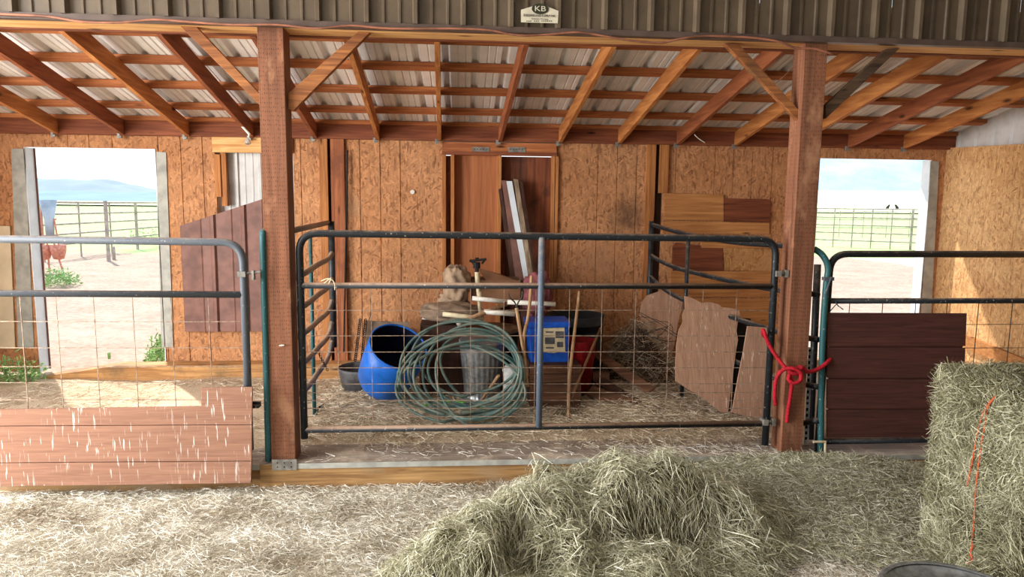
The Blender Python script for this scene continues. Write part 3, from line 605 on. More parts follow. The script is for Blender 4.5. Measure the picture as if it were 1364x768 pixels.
g = thing('corral_panel', 'dark tube divider panel with curved rails between middle and right pens', 'gate', (2.3, 5.6, .2))
f1 = at(868, 297, 6.75)
MB().tube([Vector((f1.x, 6.75, f1.z + .02)), Vector((f1.x, 6.75, .25))], .026, 8).build('stile', 'black_tube', g, True)
a1 = at(917, 314, 5.8)
MB().tube([a1, Vector((a1.x, 5.8, .25))], .018, 10).build('stile', 'gate_black', g, True)
R_ = [[(868, 299, 6.75), (912, 311, 6.2), (975, 322, 5.4), (1042, 327, 4.9), (1084, 332, 4.68)], [(866, 339, 6.75), (885, 350, 6.4), (917, 361, 6.0), (1001, 380, 5.1), (1045, 387, 4.8), (1090, 392, 4.67)],
      [(866, 368, 6.75), (891, 389, 6.3), (930, 407, 5.8), (1018, 436, 5.0), (1052, 446, 4.8), (1090, 452, 4.68)], [(916, 440, 6.2), (960, 470, 5.6), (1022, 500, 5.0), (1090, 515, 4.68)], [(916, 478, 6.0), (1022, 556, 5.0), (1090, 560, 4.68)]]
def onpl(a, b):
    d = ray(a, b); p0 = Vector((f1.x, 6.75, 0)); p1 = Vector((at(1090, 400, 4.68).x, 4.68, 0)); nn = Vector((p1.y - p0.y, p0.x - p1.x, 0)); t = nn.dot(p0 - CAM) / nn.dot(d); return CAM + d * t
for P in R_: MB().tube(smooth_path([onpl(p[0], p[1]) for p in P], 6), .021, 10).build('rail', 'gate_black', g, True)
s0 = [at(1084, 331, 4.66), at(1096, 340, 4.63), at(1103, 357, 4.62), at(1100, 385, 4.62), at(1095, 470, 4.62), at(1093, 604, 4.62)]
MB().tube(smooth_path(s0, 5), .0225, 10).build('stile', 'gate_teal', g, True)
MB().tube([at(1089, 352, 4.95), at(1079, 590, 4.95)], .026, 10).build('stile', 'gate_black', g, True)
q = at(1103, 371, 4.6); MB().box(q.x - .035, q.x + .035, q.y - .02, q.y + .02, q.z - .012, q.z + .012).tube([q + Vector((.01, -.02, .01)), q + Vector((-.03, -.025, -.12))], .006, 6).build('hinge_clamp', 'gate_grey', g)
st = quadpx('printed_strap', ((1077, 462), (1082, 463), (1077, 592), (1071, 592)), 4.8, .004, 'white_bag', g); mb = MB()
for i in range(16):
    q = at(1078.5 - i * .33, 467 + i * 7.8, 4.795); mb.box(q.x - .008, q.x + .008, q.y - .001, q.y + .001, q.z - (.012 if i % 3 else .006), q.z + .012)
mb.build('print', 'sign_ink', st); st['label'] = 'white strip with dark print'

tag(MB().tube(smooth_path([at(428, 374, 4.63), at(436, 371, 4.62), at(443, 373, 4.62), at(446, 379, 4.62), at(446, 386, 4.63)], 4), .004, 6).tube(smooth_path([at(432, 377, 4.63), at(441, 370, 4.62), at(438, 378, 4.62)], 4), .004, 6).build('baling_twine', 'pvc_aged', None, True), 'scrap of pale twine tied on the middle gate rail near the left post', 'twine')
# rope
rp = thing('rope', 'red rope knotted around the right post and the gate tubes', 'rope', at(1050, 560, 4.57))
Yk = 4.555
def rope(P, r=.0145):
    path = smooth_path([at(*p) for p in P], 7); mb = MB(); mb.tube(path, r, 8); return mb.build('strand', 'rope_red', rp, True)
rope([(1024, 452, 4.72), (1017, 446, 4.66), (1017, 440, 4.61), (1024, 458, 4.6), (1034, 474, 4.585), (1045, 488, Yk), (1054, 496, Yk - .02), (1063, 497, Yk - .02), (1068, 489, Yk - .01), (1076, 495, 4.57), (1090, 491, 4.585), (1101, 483, 4.6), (1107, 475, 4.64), (1104, 472, 4.7)])
rope([(1033, 539, 4.585), (1032, 525, 4.57), (1034, 505, 4.56), (1042, 493, 4.55), (1055, 490, 4.53), (1066, 496, 4.52), (1066, 506, 4.52), (1057, 510, 4.52), (1050, 504, 4.535), (1054, 494, 4.55)])
rope([(1048, 562, 4.58), (1050, 545, 4.575), (1053, 525, 4.565), (1055, 508, 4.55), (1052, 498, 4.55), (1060, 491, 4.56), (1066, 488, 4.56)])

# ================================================================== PILE IN THE MIDDLE PEN
def Zf(x, y): return Hs(x, y)
def ground(px, py):
    p = atz(px, py, .21); return Vector((p.x, p.y, Zf(p.x, p.y)))
# black tub
q = ground(481, 522); q.y += .14
mb = MB().lathe([(.0, .02), (.18, .02), (.215, .19), (.222, .21), (.234, .21), (.234, .19), (.222, .17), (.19, 0), (0, 0)], q, 30)
tag(mb.build('rubber_tub', 'rubber_black', None, True), 'low round black rubber feed tub beside the blue barrel', 'tub')
# blue barrel, tilted towards the right
A = at(537, 478, 5.95); q = at(520, 487, 5.95)
Rm = Matrix.Rotation(math.radians(24), 3, 'Y') @ Matrix.Rotation(math.radians(32), 3, 'X')
bc = at(508, 512, 6.05)
bar = thing('plastic_barrel', 'bright blue cut plastic barrel tipped over with its dark open mouth up', 'barrel', bc)
mb = MB().lathe([(0, .0), (.14, .0), (.2, .03), (.235, .1), (.25, .3), (.25, .52)], bc + Vector((0, 0, .0)), 36, Rm); mb.build('barrel_shell', 'blue_barrel', bar, True, solid=.008)
MB().lathe([(0, .02), (.14, .02), (.22, .1), (.24, .3), (.243, .518)], bc, 36, Rm).build('barrel_inside', 'blue_inside', bar, True)
mb = MB().lathe([(.246, .515), (.254, .515), (.256, .53), (.244, .53), (.246, .515)], bc, 36, Rm); mb.build('rim', 'blue_barrel', bar, True)
# chain ladder / netting hanging on the wall and the dark board behind
quadpx('x', ((488, 427), (545, 429), (548, 486), (486, 486)), 6.75, .015, 'sack_grey', None); o = bpy.context.scene.collection.objects['x']; o.name = 'plywood_sheet'; tag(o, 'grey-brown board leaning on the wall behind the blue barrel', 'board')
mb = MB()
for s in (0, 1):
    for i in range(22):
        p = at(475 + s * 9 - i * .1 + (5 if s == 0 else 3) * (1 - i / 22), 426 + i * 2.55, 6.7); mb.tube([p + Vector((.012 * math.cos(t), .006 * (i % 2), .012 * math.sin(t))) for t in lin(0, 5.24, 5)], .0055, 4, True)
tag(mb.build('chain', 'black_matte'), 'double length of heavy chain hanging against the wall behind the black tub', 'chain')
tag(MB().tube(smooth_path([at(a, b, 6.8) for a, b in ((493, 398), (494, 410), (492, 425), (486, 432), (484, 450))], 4), .004, 5).build('wire_hook', 'wire_dark'), 'thin bent wire hanging on the wall above the tub', 'wire')
tag(MB().tube([at(463, 200, 7.02), at(458, 468, 6.98)], .01, 6).build('stud_shadow_strip', 'black_matte'), 'thin dark strip standing in for the shadow line beside the paired studs', 'shadow strip')  # dark strip added where the stud only casts a shadow line
tag(MB().tube(smooth_path([ground(418, 552), ground(424, 545) + Vector((0, 0, .02)), ground(432, 537)], 4), .012, 6).build('halter_strap', 'black_matte', None, True), 'small dark strap lying on straw by the left divider', 'strap')
# dark brown cabinet box
q0 = ground(572, 528)
bx = thing('wooden_box', 'dark brown wooden box standing behind the coiled hose', 'box', (at(600, 470, 5.95).x, 5.95, .22))
a, b = at(559, 433, 6.1), at(618, 433, 6.1)
MB().box(a.x, b.x, 6.1, 6.5, .2, a.z).build('box_body', 'box_brown', bx, bevel=.004); MB().box(a.x - .006, a.x + .006, 6.088, 6.1, .25, a.z).build('corner_edge', 'board_light', bx)
# corrugated can
cc = ground(643, 537); cc.y += .1
can = thing('trash_can', 'corrugated galvanised trash can behind the coiled hose', 'can', cc)
h = at(640, 452, cc.y).z - cc.z
prof = [(0, 0), (.15, 0), (.152, .02)] + [(.152 + .05 * t, .02 + (h - .06) * t) for t in lin(0, 1, 8)] + [(.203, h - .03), (.209, h - .02), (.209, h)]
MB().lathe(prof, cc, 96, None, lambda r, z, a: r + (.004 * math.cos(a * 24) if .03 < z < h - .04 else 0)).build('can_body', 'galvanised', can, True)
MB().lathe([(0, h + .01), (.2, h + .005), (.212, h), (.212, h - .02)], cc, 36).build('can_lid', 'galvanised', can, True)
# drum with dusty ringed lid
dc = at(656, 438, 6.42); dc.z = 0
dr_ = thing('drum', 'dark drum with a dusty ringed lid behind the galvanised can', 'drum', (dc.x, 6.42, .22)); zt = at(656, 437, 6.42).z
MB().lathe([(0, .2), (.23, .2), (.24, .3), (.245, zt - .05), (.25, zt)], dc, 32).build('drum_body', 'dark_barrel', dr_, True)
MB().lathe([(.255, zt - .02), (.255, zt + .015), (.22, zt + .015), (.21, zt + .006), (.16, zt + .008), (.155, zt + .014), (.1, zt + .014), (.095, zt + .008), (0, zt + .008)], dc, 32).build('drum_lid', 'dust_lid', dr_, True)
# hoses
hs = MB(); pts = []
hc = at(614, 496, 5.42)
loops = []
hr_ = random.Random(5)
for (lx, rx_, ty, by) in ((530, 697, 430, 545), (548, 690, 434, 540), (524, 700, 455, 556), (566, 695, 437, 530), (523, 702, 474, 553), (580, 688, 448, 540), (538, 698, 442, 549), (527, 703, 492, 556), (600, 692, 431, 543), (556, 700, 436, 552), (530, 696, 452, 538), (590, 702, 440, 556), (545, 694, 432, 547)):
    k_ = .00588; loops.append((((lx + rx_) / 2 - 614) * k_ + .03, (496 - (ty + by) / 2) * k_, (rx_ - lx) / 2 * k_, (by - ty) / 2 * k_, hr_.uniform(-.2, .1)))
tot = 28
for li, (ox, oz, rx, rz, tilt) in enumerate(loops):
    nx = loops[(li + 1) % len(loops)]
    for j in range(tot):
        t = j / tot; a = -math.pi / 2 + 2 * math.pi * t; s_ = t * t * (3 - 2 * t)
        L_ = [u * (1 - s_) + v * s_ for u, v in zip((ox, oz, rx, rz, tilt), nx)]
        x = L_[0] + L_[2] * math.cos(a); z = L_[1] + L_[3] * math.sin(a); x, z = x * math.cos(L_[4]) - z * math.sin(L_[4]), x * math.sin(L_[4]) + z * math.cos(L_[4])
        yy = 5.28 + .1 * math.cos(li * 2.1) * math.sin(a + li) + (z + .3) * .32 - .01 * li
        p = Vector((hc.x + x - .03, yy, hc.z + z + .03)); p.z = max(p.z, .235 + .012 * (li % 3)); pts.append(p)
hs.tube(smooth_path(pts, 2), .0108, 8); tag(hs.build('garden_hose', 'hose_green', None, True), 'large loose coil of teal green hose leaning on the galvanised can', 'hose')
tag(MB().tube(smooth_path([ground(545, 548), ground(570, 543) + Vector((0, 0, .03)), ground(600, 540) + Vector((0, 0, .04)), ground(634, 544) + Vector((0, 0, .02)), ground(650, 548)], 5), .011, 8).build('garden_hose', 'hose_bright', None, True), 'bright green piece of hose lying on the straw inside the coil', 'hose')
tag(MB().tube([ground(636, 545) + Vector((0, 0, .02)), at(664, 500, 5.35)], .013, 8).build('wooden_stick', 'handle_wood'), 'pale wooden stick leaning inside the hose coil', 'stick')
# white paper bag, small red-brown pipe
q = at(679, 510, 5.6); mb = MB().lathe([(0, -.17), (.045, -.17), (.055, -.08), (.05, .05), (.058, .12), (.03, .16), (0, .16)], q, 14, None, lambda r, z, a: r * (1 + .2 * math.cos(3 * a + z * 20)))
bgw = tag(mb.build('paper_bag', 'white_bag', None, True), 'crumpled white paper bag standing between hose coil and gate tube', 'bag')
# sacks on top
def blob(name, px, py, Y, rx, ry, rz, mat, label, cat, amp=.18, sc=9, rot=0, zmin=None, par=None):
    c = at(px, py, Y); mb = MB(); n, m_ = 26, 40
    Rz = Matrix.Rotation(rot, 3, 'Y')
    for i in range(n + 1):
        ph = math.pi * i / n
        for j in range(m_):
            a = 2 * math.pi * j / m_; d = Vector((math.sin(ph) * math.cos(a), math.sin(ph) * math.sin(a), math.cos(ph)))
            k = 1 + amp * mnoise.noise(d * sc * .3 + c) + amp * .6 * abs(mnoise.noise(d * sc * .8 + c))
            p = Rz @ Vector((d.x * rx * k, d.y * ry * k, math.copysign(abs(d.z) ** .8, d.z) * rz * k)) + c
            if zmin is not None: p.z = max(p.z, zmin)
            mb.v.append(tuple(p))
    for i in range(n):
        for j in range(m_): mb.f.append((i * m_ + j, i * m_ + (j + 1) % m_, (i + 1) * m_ + (j + 1) % m_, (i + 1) * m_ + j))
    o = mb.build(name, mat, par, True); 
    if label: tag(o, label, cat)
    return o
blob('feed_sack', 600, 415, 6.15, .27, .22, .08, 'sack_grey', 'dusty grey-brown feed sack lying flat on the dark wooden box', 'sack', .3, 8)
quadpx('box_lid', ((562, 425), (585, 427), (646, 428), (642, 421), (630, 418), (575, 417)), 6.05, .3, 'white_bag', None); tag(bpy.data.objects['box_lid'], 'flat whitish lid lying under the feed sack', 'lid')
blob('paper_bag', 608, 378, 6.35, .12, .12, .16, 'paper_bag', 'crumpled brown paper feed bag left of the sprinkler', 'bag', .35, 8)
blob('feed_sack', 604, 403, 6.4, .13, .12, .09, 'paper_bag', 'folded brown sack under the crumpled paper bag', 'sack', .4, 12)
cbx = thing('cardboard_box', 'open brown cardboard box right of the sprinkler', 'box', at(660, 398, 6.5))
def openbox(x0, x1, y0, y1, z0, z1, mat, par, t=.006):
    MB().box(x0, x1, y0, y0 + t, z0, z1).box(x0, x1, y1 - t, y1, z0, z1).box(x0, x0 + t, y0, y1, z0, z1).box(x1 - t, x1, y0, y1, z0, z1).box(x0, x1, y0, y1, z0, z0 + t).build('box_walls', mat, par)
a, b = at(628, 398, 6.35), at(694, 398, 6.35); zt = at(660, 373, 6.35).z
openbox(a.x, b.x, 6.35, 6.68, a.z - .02, zt, 'cardboard', cbx)
MB().prism([at(648, 374, 6.36), at(694, 376, 6.36), at(668, 366, 6.5), at(636, 357, 6.5)], (0, 0, .005)).build('flap', 'cardboard', cbx)
MB().prism([at(628, 374, 6.36), at(632, 374, 6.66), at(622, 362, 6.7), at(613, 360, 6.4)], (0, 0, .005)).build('flap', 'cardboard', cbx)
# sprinkler on riser
sprk = thing('sprinkler', 'black impact sprinkler head on an upright white plastic riser', 'sprinkler', at(638, 418, 6.0)); Y = 5.98
MB().tube([at(640, 418, Y), at(636.5, 380, Y)], .017, 12).build('riser', 'pvc_aged', sprk, True); MB().tube([at(636.5, 382, Y), at(635.5, 362, Y)], .022, 12).tube([at(639.5, 400, Y), at(638, 388, Y)], .023, 12).build('coupling', 'pvc_aged', sprk, True)
mb = MB().tube([at(635.3, 362, Y), at(635, 356, Y)], .018, 10).tube([at(635, 357, Y), at(635, 349, Y)], .032, 10).tube([at(631, 352, Y), at(631, 346, Y)], .012, 8).tube([at(625.5, 347.5, Y), at(648, 345, Y - .02)], .011, 8).tube([at(626, 346, Y), at(631, 350, Y)], .012, 8).tube([at(642, 351, Y), at(647, 344, Y)], .01, 8).box(at(633, 345, Y).x, at(638, 345, Y).x, Y - .02, Y + .02, at(635, 347, Y).z, at(635, 343, Y).z)
mb.build('sprinkler_head', 'black_matte', sprk)
def pipe(p, r, mat, label, cat='pipe', name='plastic_pipe'): return tag(MB().tube([at(*q) for q in p], r, 12).build(name, mat, None, True), label, cat)
pipe(((629, 397, 5.95), (681, 402, 5.95)), .02, 'pvc_white', 'white plastic pipe end lying behind the sprinkler riser'); pipe(((676, 402, 5.8), (740, 405, 5.75)), .021, 'pvc_white', 'white plastic pipe with a coupling behind the centre gate tube')
pipe(((590, 418, 5.85), (645, 424, 5.8)), .02, 'pvc_aged', 'yellowed plastic pipe in front of the grey sack'); pipe(((645, 415, 5.78), (686, 418, 5.75)), .022, 'pvc_white', 'short white plastic pipe in front of the drum lid')
ml = thing('mallet', 'brown wooden handled tool lying across the drum lid', 'tool', at(612, 428, 5.7)); MB().tube([at(614, 429, 5.66), at(678, 403, 5.9)], .02, 10).build('handle', 'handle_wood', ml, True); MB().tube([at(610, 431, 5.64), at(616, 428, 5.67)], .024, 10).build('end_cap', 'pvc_white', ml, True)
# fork with D grip and handles
fk = thing('garden_fork', 'long wooden fork handle with a Y-shaped grip beside the centre gate tube', 'tool', ground(703, 545)); Y = 5.3
MB().tube(smooth_path([at(677, 390, Y), at(679, 396, Y), at(686, 403, Y), at(688, 412, Y)], 4), .006, 8).tube(smooth_path([at(696, 387, Y), at(695, 396, Y), at(690, 403, Y), at(688, 412, Y)], 4), .006, 8).build('grip', 'wire_dark', fk, True)
MB().tube([at(688, 410, Y), at(693, 440, Y), at(698, 470, Y + .05), at(703, 500, Y + .1)], .015, 10).build('handle', 'handle_wood', fk, True)
tag(MB().tube(smooth_path([at(708, 367, 5.5), at(706, 400, 5.48), at(703, 425, 5.45), at(698, 448, 5.4), at(699, 480, 5.35), at(703, 515, 5.3)], 4), .014, 10).build('tool_handle', 'handle_wood', None, True), 'pale wooden tool handle rising left of the centre gate tube', 'tool')
blob('cloth_bag', 716, 392, 6.3, .13, .1, .2, 'cloth_pink', 'dusty pink patterned cloth bag behind the centre gate tube', 'bag', .3, 9)
# blue crate on a wooden crate
cr = thing('plastic_crate', 'blue plastic crate with a torn paper label', 'crate', at(733, 484, 5.75)); Y = 5.75
P4 = [(704, 431), (758, 430), (757, 484), (707, 484)]
MB().prism([at(a, b, Y) for a, b in P4], (0, .3, 0)).build('crate_body', 'blue_crate', cr, bevel=.012)
MB().prism([at(a, b, Y - .012) for a, b in ((702, 429.5), (760, 428.5), (760, 436), (702, 437))], (0, .32, 0)).build('crate_rim', 'blue_crate', cr, bevel=.004)
lb = MB().prism([at(a, b, Y - .006) for a, b in ((723, 437), (752, 436), (753, 469), (745, 468), (738, 470), (724, 469))], (0, .004, 0)).build('paper_label', 'pvc_aged', cr); mb = MB()
for (a, b, c, d) in ((726, 449, 739, 458), (740, 441, 751, 450), (742, 455, 750, 462), (727, 441, 737, 443), (727, 462, 738, 464)): mb.prism([at(x, y, Y - .009) for x, y in ((a, b), (c, b), (c, d), (a, d))], (0, .002, 0))
mb.build('label_print', 'rubber_black', lb)
wc = thing('wooden_crate', 'worn wooden crate under the blue plastic crate', 'crate', ground(745, 545)); a, b = at(706, 486, 5.62), at(774, 486, 5.62)
for i in range(5):
    z0_ = .22 + i * (a.z - .22) / 5; MB().box(a.x, b.x, 5.62, 5.636, z0_ + .003, .22 + (i + 1) * (a.z - .22) / 5 - .003).build('slat', 'scrap_wood' if i % 2 else 'gray_brown' if 'gray_brown' in M else 'scrap_wood', wc)
MB().box(a.x + .005, b.x - .005, 5.64, 6.0, .22, a.z - .004).build('crate_body', 'box_brown', wc); MB().box(b.x - .06, b.x - .0, 5.6, 5.62, .22, a.z).build('corner_post', 'scrap_wood', wc)
rb = at(772, 500, 5.95); rb.z = .22; zt = at(772, 452, 5.95).z; rbk = thing('bucket', 'red plastic bucket behind the leaning handles', 'bucket', rb)
MB().lathe([(0, .3), (.10, .3), (.14, zt - .01), (.148, zt), (.14, zt), (.09, .34), (0, .34)], (rb.x, rb.y, 0), 26).build('bucket_body', 'red_plastic', rbk, True); MB().lathe([(0, .22), (.12, .22), (.12, .3), (0, .3)], (rb.x, rb.y, 0), 16).build('block', 'box_brown', rbk)
db = at(765, 440, 6.4); zt = at(765, 424, 6.15).z; dbt = thing('barrel', 'dark barrel with an open top behind the blue crate', 'barrel', (db.x, 6.4, .22))
MB().lathe([(0, .21), (.26, .21), (.28, .3), (.27, zt - .1), (.285, zt), (.275, zt), (.26, .4), (0, .4)], (db.x, 6.4, 0), 32).build('barrel_body', 'dark_barrel', dbt, True)
tag(MB().tube(smooth_path([at(772, 388, 5.9), at(768, 420, 5.8), at(765, 445, 5.7), at(762, 470, 5.6), at(758, 510, 5.5), ground(757, 560)], 4), .014, 10).build('tool_handle', 'handle_wood', None, True), 'tall whitish wooden handle leaning beside the red bucket', 'tool')
rk = thing('rake', 'brown-handled rake standing head down in front of the red bucket', 'tool', ground(758, 548)); MB().tube([at(800, 437, 5.9), at(759, 534, 5.45)], .012, 10).build('handle', 'cardboard', rk, True); mb = MB()
for i in range(9): mb.tube([at(759, 533, 5.45), ground(735 + i * 5.2, 556)], .003, 4)
mb.build('tine', 'wire_dark', rk)
# scrap boards fallen behind
for i, (a, b, w_, mt, lb) in enumerate((((790, 468, 6.2), (868, 520, 5.7), .1, 'scrap_wood', 'brown plank slanting down right of the red bucket'), ((775, 492, 6.1), (852, 540, 5.6), .1, 'box_brown', 'dark plank slanting low behind the rake'), ((800, 455, 6.5), (846, 432, 6.6), .05, 'cardboard', 'short brown stick poking up out of the tangle'), ((785, 520, 5.75), (862, 545, 5.5), .12, 'scrap_wood', 'wide brown plank lying on the straw by the rake'), ((822, 485, 6.4), (846, 468, 6.5), .04, 'scrap_wood', 'small slanted lath beside the fallen planks'))):
    tag(MB().beam(at(*a), at(*b), w_, .02, (0, -.6, 1)).build('plank', mt, None, bevel=.002), lb, 'plank')
MB().box(at(790, 500, 5.95).x, at(812, 500, 5.95).x, 5.95, 6.05, .22, at(800, 497, 5.95).z).build('wooden_block', 'scrap_wood'); tag(bpy.data.objects['wooden_block'], 'upright brown block under the fallen planks', 'block')
# leaning trims by the door
for (p, r, mt, lb) in ((((674, 241), (682, 241), (706, 378), (699, 378)), .015, 'flashing_white', 'white metal trim strip leaning in the plywood door bay'), (((668, 240), (674, 240), (698, 378), (688, 378)), .02, 'panel_brown', 'brown metal trim leaning left of the white strip'), (((684, 238), (690, 239), (712, 378), (705, 378)), .02, 'gray_wood', 'grey board leaning right of the white strip'), (((664, 252), (668, 250), (692, 400), (684, 400)), .02, 'box_brown', 'dark thin board leaning at the left of the leaning strips'), (((692, 240), (696, 242), (716, 378), (712, 378)), .015, 'box_brown', 'dark trim at the right of the leaning strips')):
    A = [at(p[0][0], p[0][1], RY - .05), at(p[1][0], p[1][1], RY - .05), at(p[2][0], p[2][1], RY - .32), at(p[3][0], p[3][1], RY - .32)]
    d1, d2 = (A[3] - A[0]).normalized(), (A[2] - A[1]).normalized()
    A[3] = A[0] + d1 * ((A[0].z - .3) / -d1.z) if mt != 'x' else A[3]; A[2] = A[1] + d2 * ((A[1].z - .3) / -d2.z)
    tag(MB().prism(A, (0, r, 0)).build('leaning_strip', mt, None), lb, 'strip')
# plywood / siding scraps leaning at right
def sheet(px, Y0, Y1, mat, label, name='siding_scrap', t=.014):
    ys = [p[1] for p in px]; lo, hi = min(ys), max(ys)
    P = [at(a, b, Y0 + (Y1 - Y0) * (b - lo) / (hi - lo)) for a, b in px]
    n = (P[len(P) // 3] - P[0]).cross(P[2 * len(P) // 3] - P[0]).normalized(); n = n if n.y > 0 else -n
    c = sum(P, Vector()) / len(P); P = [p - n * (p - c).dot(n) for p in P]
    return tag(MB().prism(P, n * t).build(name, mat), label, 'board')
sheet([(862, 393), (880, 387), (906, 391), (909, 404), (903, 432), (896, 470), (884, 507), (878, 506), (876, 470), (863, 440), (852, 420), (855, 402)], 6.5, 6.3, 'lap_scrap', 'pinkish-brown board scrap leaning at the back left of the big jagged board')
sheet([(912, 394), (921, 396), (934, 403), (946, 402), (957, 405), (962, 409), (975, 410), (984, 413), (987, 420), (983, 428), (981, 440), (983, 452), (980, 470), (976, 500), (973, 525), (970, 549), (960, 548), (940, 532), (920, 520), (900, 507), (900, 480), (901, 460), (904, 440), (910, 428), (909, 418), (913, 410)], 5.62, 5.3, 'lap_scrap', 'large pale brown jagged board leaning on the right divider panel')
sheet([(996, 434), (1022, 436), (1022, 556), (1005, 556), (975, 549), (984, 500), (990, 470)], 5.12, 5.02, 'lap_scrap', 'brown board standing behind the gate next to the right post')
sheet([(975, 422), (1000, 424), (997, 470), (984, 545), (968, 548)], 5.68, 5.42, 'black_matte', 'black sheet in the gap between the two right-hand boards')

# ================================================================== SMALL FIXTURES
q = at(330, 186, 6.7); lb = thing('light_bulb', 'clear light bulb hanging from the rafters above the brown metal sheet', 'bulb', q)
MB().lathe([(0, -.05), (.02, -.045), (.03, -.03), (.03, -.015), (.016, .0), (.013, .01)], at(330, 186, 6.7), 16).build('glass', 'glass_bulb', lb, True); q2 = at(331, 183, 6.7); MB().tube([q2, q2 + Vector((.01, 0, .03)), Vector((RX0 + .61 * 3, 6.7, 2.66))], .012, 8).build('socket', 'pvc_white', lb)
tag(MB().tube(smooth_path([at(925, 179, 6.6), at(930, 184, 6.6), at(939, 190, 6.6)], 4), .004, 6).build('loose_wire', 'pvc_white'), 'white end of wire dangling from the rear beam', 'wire')
tag(MB().tube(smooth_path([at(998, 129, 5.2), at(1020, 120, 5.3), at(1040, 105, 5.3), at(1058, 88, 5.1)], 5), .003, 5).build('loose_wire', 'cable_copper'), 'thin brown wire loop hung between rafters left of the right post', 'wire')

# ================================================================== OUTSIDE
def pipefence(name, label, A, B, hts, npost, nposts_thick, mat='fence_pipe', r=.03):
    t = thing(name, label, 'fence', A); A, B = Vector(A), Vector(B)
    for h in hts: MB().tube([A + Vector((0, 0, h)), B + Vector((0, 0, h))], r, 6).build('rail', mat, t)
    for i in range(npost + 1):
        p = A.lerp(B, i / npost); MB().tube([p - Vector((0, 0, .1)), p + Vector((0, 0, hts[-1]))], r * (1.8 if i in nposts_thick else .9), 6).build('post', mat, t)
    return t
def gpt(px, py): p = atz(px, py, .2); return p
A = gpt(60, 349); B = gpt(225, 322); pipefence('pipe_fence', 'pipe rail corral fence seen through the left doorway', (A.x, A.y, .2), (B.x + .6, B.y + 1.4, .2), (.45, .75, 1.05, 1.35, 1.7), 6, (3,))
pp = gpt(145, 348); f = tag(MB().tube([(pp.x, pp.y, .1), (pp.x, pp.y, 1.95)], .055, 8).build('fence_post', 'fence_pipe'), 'thick wooden corral post seen through the left doorway', 'post'); pp2 = gpt(152, 346); MB().tube([(pp2.x, pp2.y, .1), (pp2.x, pp2.y, .6)], .05, 8).build('stub', 'fence_pipe', f)
A = gpt(1085, 327); B = gpt(1240, 333); pipefence('pipe_fence', 'pipe rail corral fence seen through the right doorway', (A.x, A.y, .2), (B.x, B.y, .2), (.3, .65, 1.0, 1.35, 1.75), 6, (5,))
A = gpt(1085, 316); B = gpt(1240, 316); pipefence('pipe_fence', 'farther thin pipe fence behind the right-hand corral fence', (A.x, A.y, .2), (B.x, B.y, .2), (.6, 1.1, 1.6), 5, (), r=.025)
A, B = Vector((-140, 150, .2)), Vector((60, 150, .2)); pipefence('pasture_fence', 'far thin fence line across the pasture', A, B, (.6, 1.2), 30, (), r=.06)
# feeder
q = gpt(68, 364); Y = q.y; fd = thing('bulk_feeder', 'grey funnel feeder over a rusty pink basin beyond the left doorway', 'feeder', q)
cx = at(66, 300, Y).x; z1, z2, z3 = at(66, 266, Y).z, at(66, 292, Y).z, at(66, 318, Y).z
k = Y / 910
MB().lathe([(.18 * 0, z3), (4.5 * k, z3), (5.5 * k, z2), (10 * k, z1), (9.6 * k, z1), (5 * k, z2), (0, z2)], (cx, Y, 0), 20).build('funnel', 'zinc_pale', fd, True)
zb = at(66, 346, Y).z; zm = at(66, 326, Y).z
for s in (-1, 1): MB().lathe([(0, zb), (6 * k, zb + .03), (9 * k, (zb + zm) / 2 + .05), (9.5 * k, zm), (9 * k, zm), (6 * k, zb + .1), (0, zb + .06)], (cx + s * 8.5 * k, Y, 0), 20).build('basin', 'rust_pink', fd, True)
for (a, b, c, d) in ((54, 268, 59, 380), (62, 292, 84, 362), (72, 292, 82, 345), (58, 268, 66, 362), (75, 292, 60, 292)): MB().tube([at(a, b, Y), at(c, d, Y)], .02, 6).build('leg', 'rust_pink', fd)
def weed(name, label, c, rx, ry, h, n, mat, group=None):
    mb = MB()
    for i in range(n):
        a = rnd.uniform(0, 6.28); r = math.sqrt(rnd.random()); x, y = c.x + rx * r * math.cos(a), c.y + ry * r * math.sin(a); hh = h * (1.1 - .6 * r) * rnd.uniform(.5, 1); b = rnd.uniform(0, 6.28); l = h * rnd.uniform(.08, .2); z = c.z + hh * rnd.uniform(.1, 1)
        d = Vector((math.cos(b), math.sin(b), rnd.uniform(-.2, 1.1))).normalized(); s = d.cross(Vector((rnd.random(), rnd.random(), .3))).normalized() * l * .17; p = Vector((x, y, z)); k = len(mb.v)
        mb.v += [tuple(p), tuple(p + d * l * .5 + s), tuple(p + d * l), tuple(p + d * l * .5 - s)]; mb.f.append((k, k + 1, k + 2, k + 3))
    t = thing(name, label, 'plant', c); mb.build('leaves', mat, t)['kind'] = 'stuff'; st = MB()
    for i in range(7):
        a = rnd.uniform(0, 6.28); p = c + Vector((rx * .5 * math.cos(a), ry * .5 * math.sin(a), 0)); st.tube([p, p + Vector((rnd.uniform(-.2, .2) * rx, 0, h * .8))], .004, 4)
    st.build('stems', mat, t)['kind'] = 'stuff'; return t
q = gpt(76, 381); weed('weed_clump', 'leafy green weeds growing at the foot of the feeder outside', q, .45, .4, .5, 900, 'leaf_green')
q = at(22, 486, 6.78); q.z = Zf(q.x, q.y) - .01; weed('weed_clump', 'green grassy weeds just inside the left doorway near the cream panel', q, .24, .12, .33, 600, 'leaf_green'); 
q = at(209, 462, 7.5); q.z = .2; weed('weed_clump', 'tall wispy green weeds at the right jamb of the left doorway', q, .09, .18, .42, 420, 'leaf_green')
q = gpt(196, 322); weed('weed_clump', 'low green weeds by the far corral fence', q, 1.2, .6, .8, 300, 'leaf_green')
q = atz(146, 478, .24); weed('weed_sprout', 'tiny green sprout beside the bottom timber', q, .03, .03, .09, 14, 'leaf_green')
